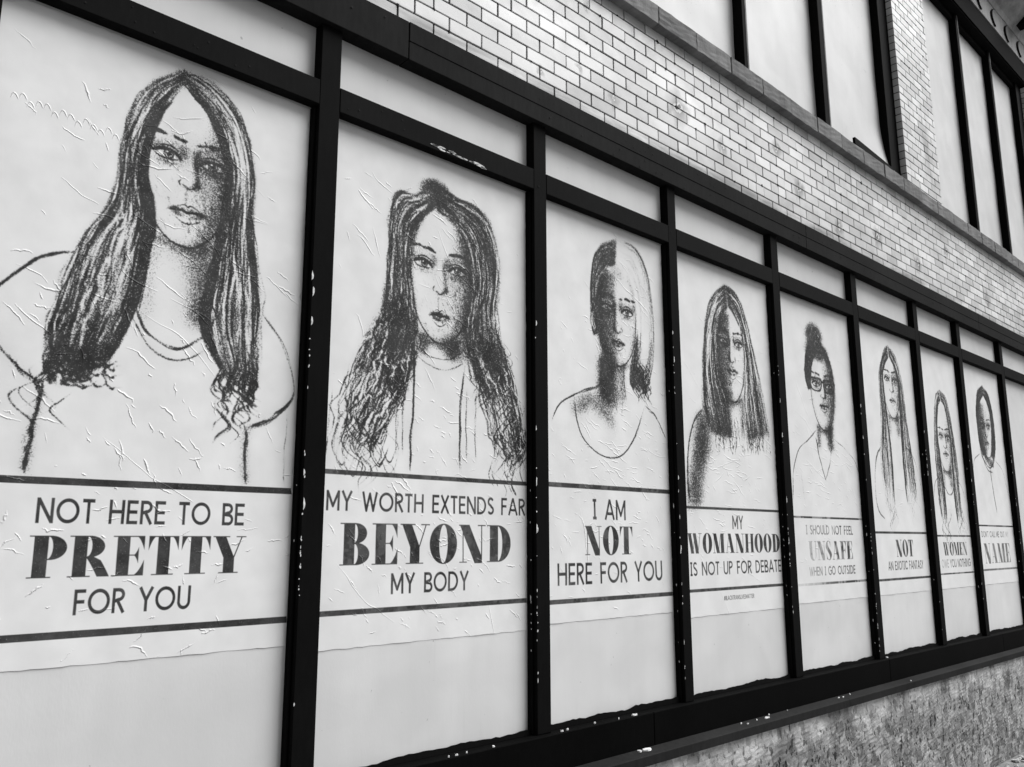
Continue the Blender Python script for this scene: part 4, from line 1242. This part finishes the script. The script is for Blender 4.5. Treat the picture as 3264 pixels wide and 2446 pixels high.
pp.fillband(oL, iL, .70, .010); pp.band(oL, iL, 60, .005, .35); pp.sheen(oL, iL, 50, -.2)
pp.blob(3.17, 2.19, .07, .05, .55, .5); pp.blob(3.26, 2.13, .05, .035, .35, -.6)
pp.band(oR, iR, 34, .008, .13, .004, var=.6); pp.band(oR, iR, 40, .0055, .34, .004, lo=.80, hi=1.05, t0=.5); pp.band(oR, iR, 18, .005, .22, .003, lo=-.02, hi=.06); pp.blob(3.50, 1.75, .03, .10, .2)
pp.blob(3.42, 1.62, .055, .07, .70); pp.blob(3.38, 1.72, .03, .08, .55); curls(pp, 3.43, 1.62, .06, .07, 60, .0035, .7, .04)
for q in range(16): pp.blob(2.90 + .02 * q, 1.455 - .012 * abs(q - 6), .035, .05, .28)
pp.blob(2.98, 1.40, .05, .04, .35); pp.blob(3.12, 1.50, .05, .06, .35)
body_line(pp, [(3.10, 1.62), (3.095, 1.53), (3.0, 1.49), (2.90, 1.45), (2.81, 1.40), (2.755, 1.32)], .0045, .8)
body_line(pp, [(2.91, 1.45), (2.93, 1.33), (2.99, 1.24), (3.12, 1.18), (3.25, 1.19), (3.36, 1.29), (3.45, 1.46)], .004, .7)
body_line(pp, [(3.45, 1.46), (3.54, 1.41), (3.62, 1.30)], .004, .6)
body_line(pp, [(3.20, 1.47), (3.23, 1.40)], .003, .4); body_line(pp, [(3.27, 1.48), (3.26, 1.38)], .003, .35)
pp.rule(2.736, 3.642, 1.019, 1.040); pp.rule(2.734, 3.634, .505, .524)
I_AM = dict(SANS)
pp.text('I AM', 3.031, 3.272, .877, .973, SANSN)
pp.text('NOT', 2.970, 3.322, .714, .847, FAT)
HF = dict(SANSN)
pp.text('HERE FOR YOU', 2.787, 3.550, .583, .680, HF)
creases(pp, [(3.3, 2.1, .14, .12, -.6, .09, 26), (3.25, 1.75, .18, .16, -.4, .06, 34), (3.2, 1.35, .22, .14, -.4, .07, 40), (3.2, 1.12, .25, .06, -.2, .06, 30), (3.2, .78, .28, .12, -.5, .05, 50)], 1.0, 240)
img = finish(pp, 'poster_print_here', .08)
poster(4, pp, img, .424, 'poster reading I AM NOT HERE FOR YOU with pale swept hair and wide scoop neckline')

# ================================================================== poster 4
pp = paper_for(5, .387, 560)
oL = [(4.26, 2.28), (4.12, 2.18), (4.04, 2.02), (4.0, 1.84), (3.985, 1.66), (3.99, 1.52), (4.05, 1.38)]
iL = [(4.27, 2.14), (4.20, 2.08), (4.15, 1.97), (4.14, 1.84), (4.17, 1.70), (4.22, 1.58), (4.26, 1.38)]
oR = [(4.28, 2.28), (4.40, 2.23), (4.48, 2.10), (4.54, 1.93), (4.59, 1.78), (4.64, 1.60), (4.69, 1.42)]
iR = [(4.29, 2.15), (4.37, 2.09), (4.43, 1.98), (4.44, 1.84), (4.42, 1.70), (4.40, 1.56), (4.42, 1.36)]
pp.neck(4.29, 1.60, 1.36, .10, .55, -1)
pp.face(4.29, 1.93, .150, 2.14, 1.575, .080, .11, .178, turn=.04, shade=-1, tone=.55, lips=.9, hardshade=1.0, full=.95)
pp.fillband(oL, iL, .74, .012); pp.fillband(oR, iR, .66, .012)
pp.band(oL, iL, 60, .0055, .35); pp.band(oR, iR, 60, .0055, .35); pp.sheen(oL, iL, 80, -.24); pp.sheen(oR, iR, 90, -.26); pp.band(oR, iR, 14, .003, -.45); pp.band(oL, iL, 10, .003, -.4, lo=.3)
pp.band([(4.10, 1.50), (4.12, 1.25)], [(4.64, 1.50), (4.66, 1.28)], 110, .004, .42)
for q in range(26):
    v = q / 25; pp.blob(3.86 + .12 * (1 - v) + rng.normal(0, .02), 1.46 - .50 * v, .07, .05, .36)
pp.blob(3.98, 1.30, .10, .12, .45)
body_line(pp, [(3.99, 1.51), (3.88, 1.42), (3.82, 1.26), (3.80, 1.10), (3.81, .99)], .005, .7, .1)
pp.rule(3.768, 4.740, .948, .961); pp.rule(3.768, 4.745, .514, .530)
pp.text('MY', 4.220, 4.330, .843, .918, SANSN)
pp.text('WOMANHOOD', 3.782, 4.728, .712, .818, FAT)
ISN = dict(SANSN); ISN['I'] = SANSN['i']
pp.text('IS NOT UP FOR DEBATE', 3.795, 4.728, .596, .668, SANSN)
pp.text('#BLACKTRANSLiVESMATTER', 4.10, 4.408, .459, .482, ISN)
creases(pp, [(4.25, 1.95, .15, .2, -.35, .08, 26), (4.2, 1.5, .2, .12, -.35, .08, 26), (4.2, 1.18, .25, .09, -.15, .10, 46), (4.2, .8, .3, .1, -.4, .05, 40)], 1.0, 230)
img = finish(pp, 'poster_print_womanhood', .05)
poster(5, pp, img, .387, 'poster reading MY WOMANHOOD IS NOT UP FOR DEBATE, half the face in dark shading')

# ================================================================== poster 5
pp = paper_for(6, .40, 480)
oL = [(5.34, 2.10), (5.24, 2.05), (5.19, 1.95), (5.18, 1.84), (5.21, 1.76)]
iL = [(5.37, 2.04), (5.32, 2.00), (5.27, 1.92), (5.25, 1.84), (5.25, 1.78)]
oR = [(5.34, 2.10), (5.46, 2.08), (5.54, 2.0), (5.575, 1.90)]
iR = [(5.38, 2.04), (5.46, 2.02), (5.53, 1.94), (5.56, 1.88)]
pp.neck(5.40, 1.52, 1.38, .10, .5, 1)
pp.face(5.41, 1.815, .165, 2.03, 1.506, .092, .085, .150, turn=.03, shade=1, tone=.5, lips=.95, full=.95, hardshade=.25)
pp.fillband(oL, iL, .7, .010); pp.band(oL, iL, 120, .005, .7); pp.band(oR, iR, 90, .005, .7); pp.fillband(oR, iR, .6, .008)
pp.blob(5.335, 2.145, .130, .100, .90, 0, 3); pp.blob(5.36, 2.045, .175, .075, .85, 0, 3); pp.blob(5.36, 2.06, .09, .03, .7)
curls(pp, 5.33, 2.16, .09, .06, 8, .0025, -.22, .03)
for sg in (-1, 1):
    ex = 5.414 + sg * .094
    fr = [(ex - .078, 1.845), (ex - .04, 1.852), (ex + .04, 1.852), (ex + .078, 1.845), (ex + .074, 1.80), (ex + .045, 1.770), (ex - .045, 1.770), (ex - .074, 1.80), (ex - .078, 1.845)]
    pp.stroke(fr, .0058, 1.0, 0, 0, n=70, press=.05)
pp.stroke([(5.398, 1.835), (5.43, 1.835)], .006, 1, 0, press=0); pp.stroke([(5.245, 1.84), (5.21, 1.85)], .006, .9, 0, press=0)
body_line(pp, [(5.29, 1.50), (5.16, 1.42), (5.02, 1.34), (4.94, 1.18), (4.92, 1.0)], .004, .55)
body_line(pp, [(5.27, 1.45), (5.31, 1.30), (5.37, 1.17)], .005, .75); body_line(pp, [(5.37, 1.17), (5.45, 1.30), (5.50, 1.46)], .004, .6)
body_line(pp, [(5.52, 1.46), (5.68, 1.40), (5.83, 1.31), (5.89, 1.15)], .0035, .4); body_line(pp, [(5.04, 1.20), (5.07, 1.0)], .003, .3)
pp.rule(4.888, 5.890, .918, .932); pp.rule(4.888, 5.899, .504, .519)
pp.text('I SHOULD NOT FEEL', 5.060, 5.708, .817, .876, SANSN)
pp.text('UNSAFE', 5.080, 5.686, .657, .775, FAT)
pp.text('WHEN I GO OUTSIDE', 5.072, 5.703, .560, .616, SANSN)
creases(pp, [(5.4, 1.9, .15, .15, -.3, .06, 10), (5.35, 1.32, .28, .08, -.2, .10, 26), (5.35, 1.12, .28, .09, -.3, .06, 40), (5.4, .75, .3, .1, -.4, .05, 24)], 1.0, 240)
def fade5(x, z):
    f = .58 + .42 * np.clip((x - 5.10) / .42, 0, 1)
    return np.where(z < .90, np.where((z > .64) | (z < .63), f, 1), 1) * np.where((z < .52), np.clip(.30 + (x - 5.0) / .35, .3, 1), 1)
img = finish(pp, 'poster_print_unsafe', .35, fade5)
poster(6, pp, img, .40, 'poster reading I SHOULD NOT FEEL UNSAFE WHEN I GO OUTSIDE, glasses and hair bun')

# ================================================================== poster 6
pp = paper_for(7, .40, 430)
def longhair(pp, cx, zt, zc, hw, ze, eye, spread, zb, nd, md, tone=.3, den=.5, shade=1, lips=.7):
    oL = [(cx - .01, zt), (cx - hw * .75, zt - .09), (cx - hw * 1.35, ze), (cx - hw * 1.5, zc), (cx - spread, (zc + zb) / 2), (cx - spread * .9, zb)]
    iL = [(cx - .01, zt - .09), (cx - hw * .6, zt - .16), (cx - hw * .98, ze), (cx - hw * .85, zc + .03), (cx - hw * .7, (zc + zb) / 2), (cx - hw * .8, zb)]
    oR = [(cx, zt), (cx + hw * .85, zt - .07), (cx + hw * 1.4, ze), (cx + hw * 1.6, zc), (cx + spread, (zc + zb) / 2), (cx + spread * 1.1, zb)]
    iR = [(cx + .01, zt - .09), (cx + hw * .6, zt - .15), (cx + hw * .98, ze), (cx + hw * .9, zc + .03), (cx + hw * .8, (zc + zb) / 2), (cx + hw * .9, zb)]
    pp.neck(cx, zc + .01, zc - .14, hw * .6, .3)
    pp.face(cx, ze, hw, zt - .10, zc, eye, nd, md, turn=.03, shade=shade, tone=tone, lips=lips)
    pp.fillband(oL[:4], iL[:4], den, .010); pp.fillband(oR[:4], iR[:4], den, .010)
    pp.band(oL, iL, 90, .004, .55, .006); pp.band(oR, iR, 90, .004, .55, .006)
    pp.sheen(oL, iL, 40, -.25); pp.sheen(oR, iR, 40, -.25)
    pp.band(iL, [(a_ + .015, b2) for a_, b2 in iL], 30, .005, .7); pp.band(iR, [(a_ - .015, b2) for a_, b2 in iR], 30, .005, .7)
longhair(pp, 6.545, 2.275, 1.70, .152, 2.0, .072, .30, 1.05, .09, .168, .34, .45)
body_line(pp, [(6.27, 1.46), (6.17, 1.36), (6.12, 1.15), (6.14, 1.0), (6.24, .93)], .006, .8)
body_line(pp, [(6.72, 1.50), (6.85, 1.42), (6.94, 1.25), (6.97, 1.05)], .004, .4); body_line(pp, [(6.36, 1.45), (6.42, 1.25), (6.40, 1.05)], .004, .4)
curls(pp, 6.40, 1.05, .08, .1, 14, .003, .4, .08); curls(pp, 6.80, 1.15, .08, .15, 12, .003, .4, .08)
pp.rule(6.060, 6.992, .829, .845); pp.rule(6.060, 7.000, .496, .512)
pp.text('NOT', 6.393, 6.702, .662, .784, FAT)
pp.text('AN EXOTIC FANTASY', 6.235, 6.868, .567, .631, SANSN)
creases(pp, [(6.5, 1.7, .2, .2, .3, .07, 14), (6.6, 1.15, .25, .12, -.3, .05, 20)], 1.0, 110)
img = finish(pp, 'poster_print_fantasy', .10)
poster(7, pp, img, .40, 'poster reading NOT AN EXOTIC FANTASY with very long thin hair over the shoulders')

# ================================================================== poster 7
pp = paper_for(8, .40, 430)
longhair(pp, 7.545, 2.04, 1.345, .155, 1.64, .070, .24, .92, .09, .15, .34, .42)
body_line(pp, [(7.36, 1.30), (7.24, 1.22), (7.20, 1.0)], .004, .4); body_line(pp, [(7.72, 1.30), (7.85, 1.22), (7.92, 1.05)], .004, .35)
body_line(pp, [(7.45, 1.22), (7.52, 1.16), (7.60, 1.16), (7.66, 1.22)], .006, .7)
curls(pp, 7.45, .98, .1, .1, 18, .003, .5, .08); curls(pp, 7.75, .98, .1, .1, 18, .003, .5, .08)
pp.rule(7.178, 7.995, .810, .824); pp.rule(7.178, 7.956, .509, .522)
pp.text('WOMEN', 7.303, 7.828, .659, .765, FAT)
pp.text('OWE YOU NOTHING', 7.240, 7.877, .563, .629, SANSN)
def fade7(x, z): return np.where((z > .55) & (z < .64), np.clip(.25 + (x - 7.3) / .25, .35, 1), 1)
creases(pp, [(7.5, 1.2, .2, .2, -.3, .05, 20)], 1.0, 80)
img = finish(pp, 'poster_print_women', .25, fade7)
poster(8, pp, img, .40, 'poster reading WOMEN OWE YOU NOTHING, drawing set low on the sheet with long hair')

# ================================================================== poster 8
pp = paper_for(9, .40, 430)
oL = [(8.64, 2.22), (8.50, 2.15), (8.41, 2.0), (8.39, 1.82), (8.40, 1.66), (8.46, 1.54)]
iL = [(8.63, 2.12), (8.54, 2.06), (8.47, 1.96), (8.455, 1.82), (8.47, 1.68), (8.52, 1.57)]
oR = [(8.64, 2.22), (8.77, 2.15), (8.84, 2.0), (8.855, 1.82), (8.83, 1.66), (8.76, 1.50)]
iR = [(8.64, 2.12), (8.72, 2.06), (8.765, 1.96), (8.77, 1.82), (8.74, 1.68), (8.68, 1.56)]
pp.face(8.61, 1.83, .145, 2.07, 1.535, .074, .095, .165, turn=.02, shade=-1, tone=.46, lips=.8, hardshade=.45)
for v in np.linspace(0, 1, 6): pp.blob(8.61, 2.0 - .35 * v, .11, .06, .16)
pp.fillband(oL, iL, .7, .010); pp.fillband(oR, iR, .6, .010); pp.band(oL, iL, 120, .005, .6); pp.band(oR, iR, 110, .005, .6)
pp.fillband([(8.40, 1.62), (8.55, 1.48), (8.72, 1.44)], [(8.46, 1.60), (8.58, 1.53), (8.74, 1.52)], .5, .012)
body_line(pp, [(8.40, 1.60), (8.48, 1.50), (8.62, 1.44), (8.75, 1.50)], .006, .8, .12); body_line(pp, [(8.42, 1.55), (8.55, 1.42), (8.68, 1.40)], .005, .5, .1)
body_line(pp, [(8.40, 1.56), (8.22, 1.48), (8.13, 1.28), (8.12, 1.05)], .004, .5, .04); body_line(pp, [(8.78, 1.52), (8.97, 1.42), (9.05, 1.2)], .004, .4)
body_line(pp, [(8.62, 1.43), (8.64, 1.25), (8.68, 1.02)], .007, .8, .08)
pp.rule(8.102, 9.113, .902, .918); pp.rule(8.102, 9.106, .516, .534)
pp.text("DON'T CALL ME OUT MY", 8.218, 8.935, .807, .860, SANSN)
pp.text('NAME', 8.243, 8.932, .580, .753, FAT)
def fade8(x, z): return np.where(z < .88, .82, 1) * np.where((z > .80) & (z < .87), np.clip(1.1 - (x - 8.70) / .3, .4, 1), 1)
creases(pp, [(8.6, 1.3, .2, .2, -.3, .05, 14)], 1.0, 60)
img = finish(pp, 'poster_print_name', .2, fade8)
poster(9, pp, img, .40, "poster reading DON'T CALL ME OUT MY NAME with hooded figure and hanging drawstring")

# ------------------------------------------------------------------ scraps of torn white paper lying on the sill
def scrap(x, y, z, L, wd, label):
    n = 9; pts = []
    for q in range(n):
        a = 6.283 * q / n
        pts.append((L / 2 * math.cos(a) * random.uniform(.75, 1.1), wd / 2 * math.sin(a) * random.uniform(.6, 1.2), random.uniform(0, .004)))
    bm = bmesh.new()
    bot = [bm.verts.new((p[0], p[1], 0)) for p in pts]; top = [bm.verts.new((p[0] * .9, p[1] * .85, .004 + p[2])) for p in pts]
    bm.faces.new(top); bm.faces.new(bot[::-1])
    for q in range(n): bm.faces.new((bot[q], bot[(q + 1) % n], top[(q + 1) % n], top[q]))
    me = bpy.data.meshes.new('paper_scrap'); bm.normal_update(); bm.to_mesh(me); bm.free()
    o = link('paper_scrap', me, MAT['flake']); o.location = (x, y, z)
    return tag(o, label, 'paper scrap', 'torn paper scraps on the sills')
zs = lambda y: Z(-.1555 + (y + .028) * .25 + .0004)
def bay(x): return ('BEYOND' if x < 2.69 else 'NOT HERE FOR YOU' if x < 3.72 else 'WOMANHOOD' if x < 4.83 else 'UNSAFE' if x < 5.96 else 'EXOTIC FANTASY')
scrap(3.265, -.050, zs(-.050), .060, .030, 'largest torn white paper scrap, ragged, lying on the lower dark sill board')
scrap(3.212, -.047, zs(-.047), .026, .020, 'small round white paper scrap just left of the largest scrap on the lower sill')
scrap(4.304, -.055, zs(-.055), .052, .017, 'long leaf shaped white paper scrap on the lower sill board')
for (x, y, L, wd) in ((4.104, -.06, .026, .010), (4.065, -.045, .020, .007), (5.150, -.050, .034, .008), (5.195, -.055, .034, .008), (5.306, -.046, .022, .010), (6.153, -.077, .026, .012), (4.36, -.035, .018, .006), (4.21, -.05, .014, .006), (4.55, -.04, .012, .006)):
    scrap(x, y, zs(y), L * .75, wd * .8, 'small white paper crumb on the lower sloping sill under the %s poster' % bay(x))
ztop = Z(-.0095) + .0004
scrap(3.225, -.015, ztop, .040, .022, 'chunky torn white paper scrap on the black base board under the fourth bay')
for (x, y, L, wd) in ((2.348, -.018, .022, .008), (2.737, -.016, .030, .009), (2.775, -.012, .022, .007), (2.958, -.006, .02, .006), (2.21, -.018, .012, .006), (2.16, -.02, .022, .008), (2.121, -.02, .012, .009), (3.105, -.02, .012, .008)):
    scrap(x, y, ztop, L * .7, wd * .7, 'tiny white paper crumb on the black base board under the %s poster' % bay(x))
scrap(6.012, .012, ztop, .030, .016, 'white paper scrap on the base board at the foot of the UNSAFE poster bay')
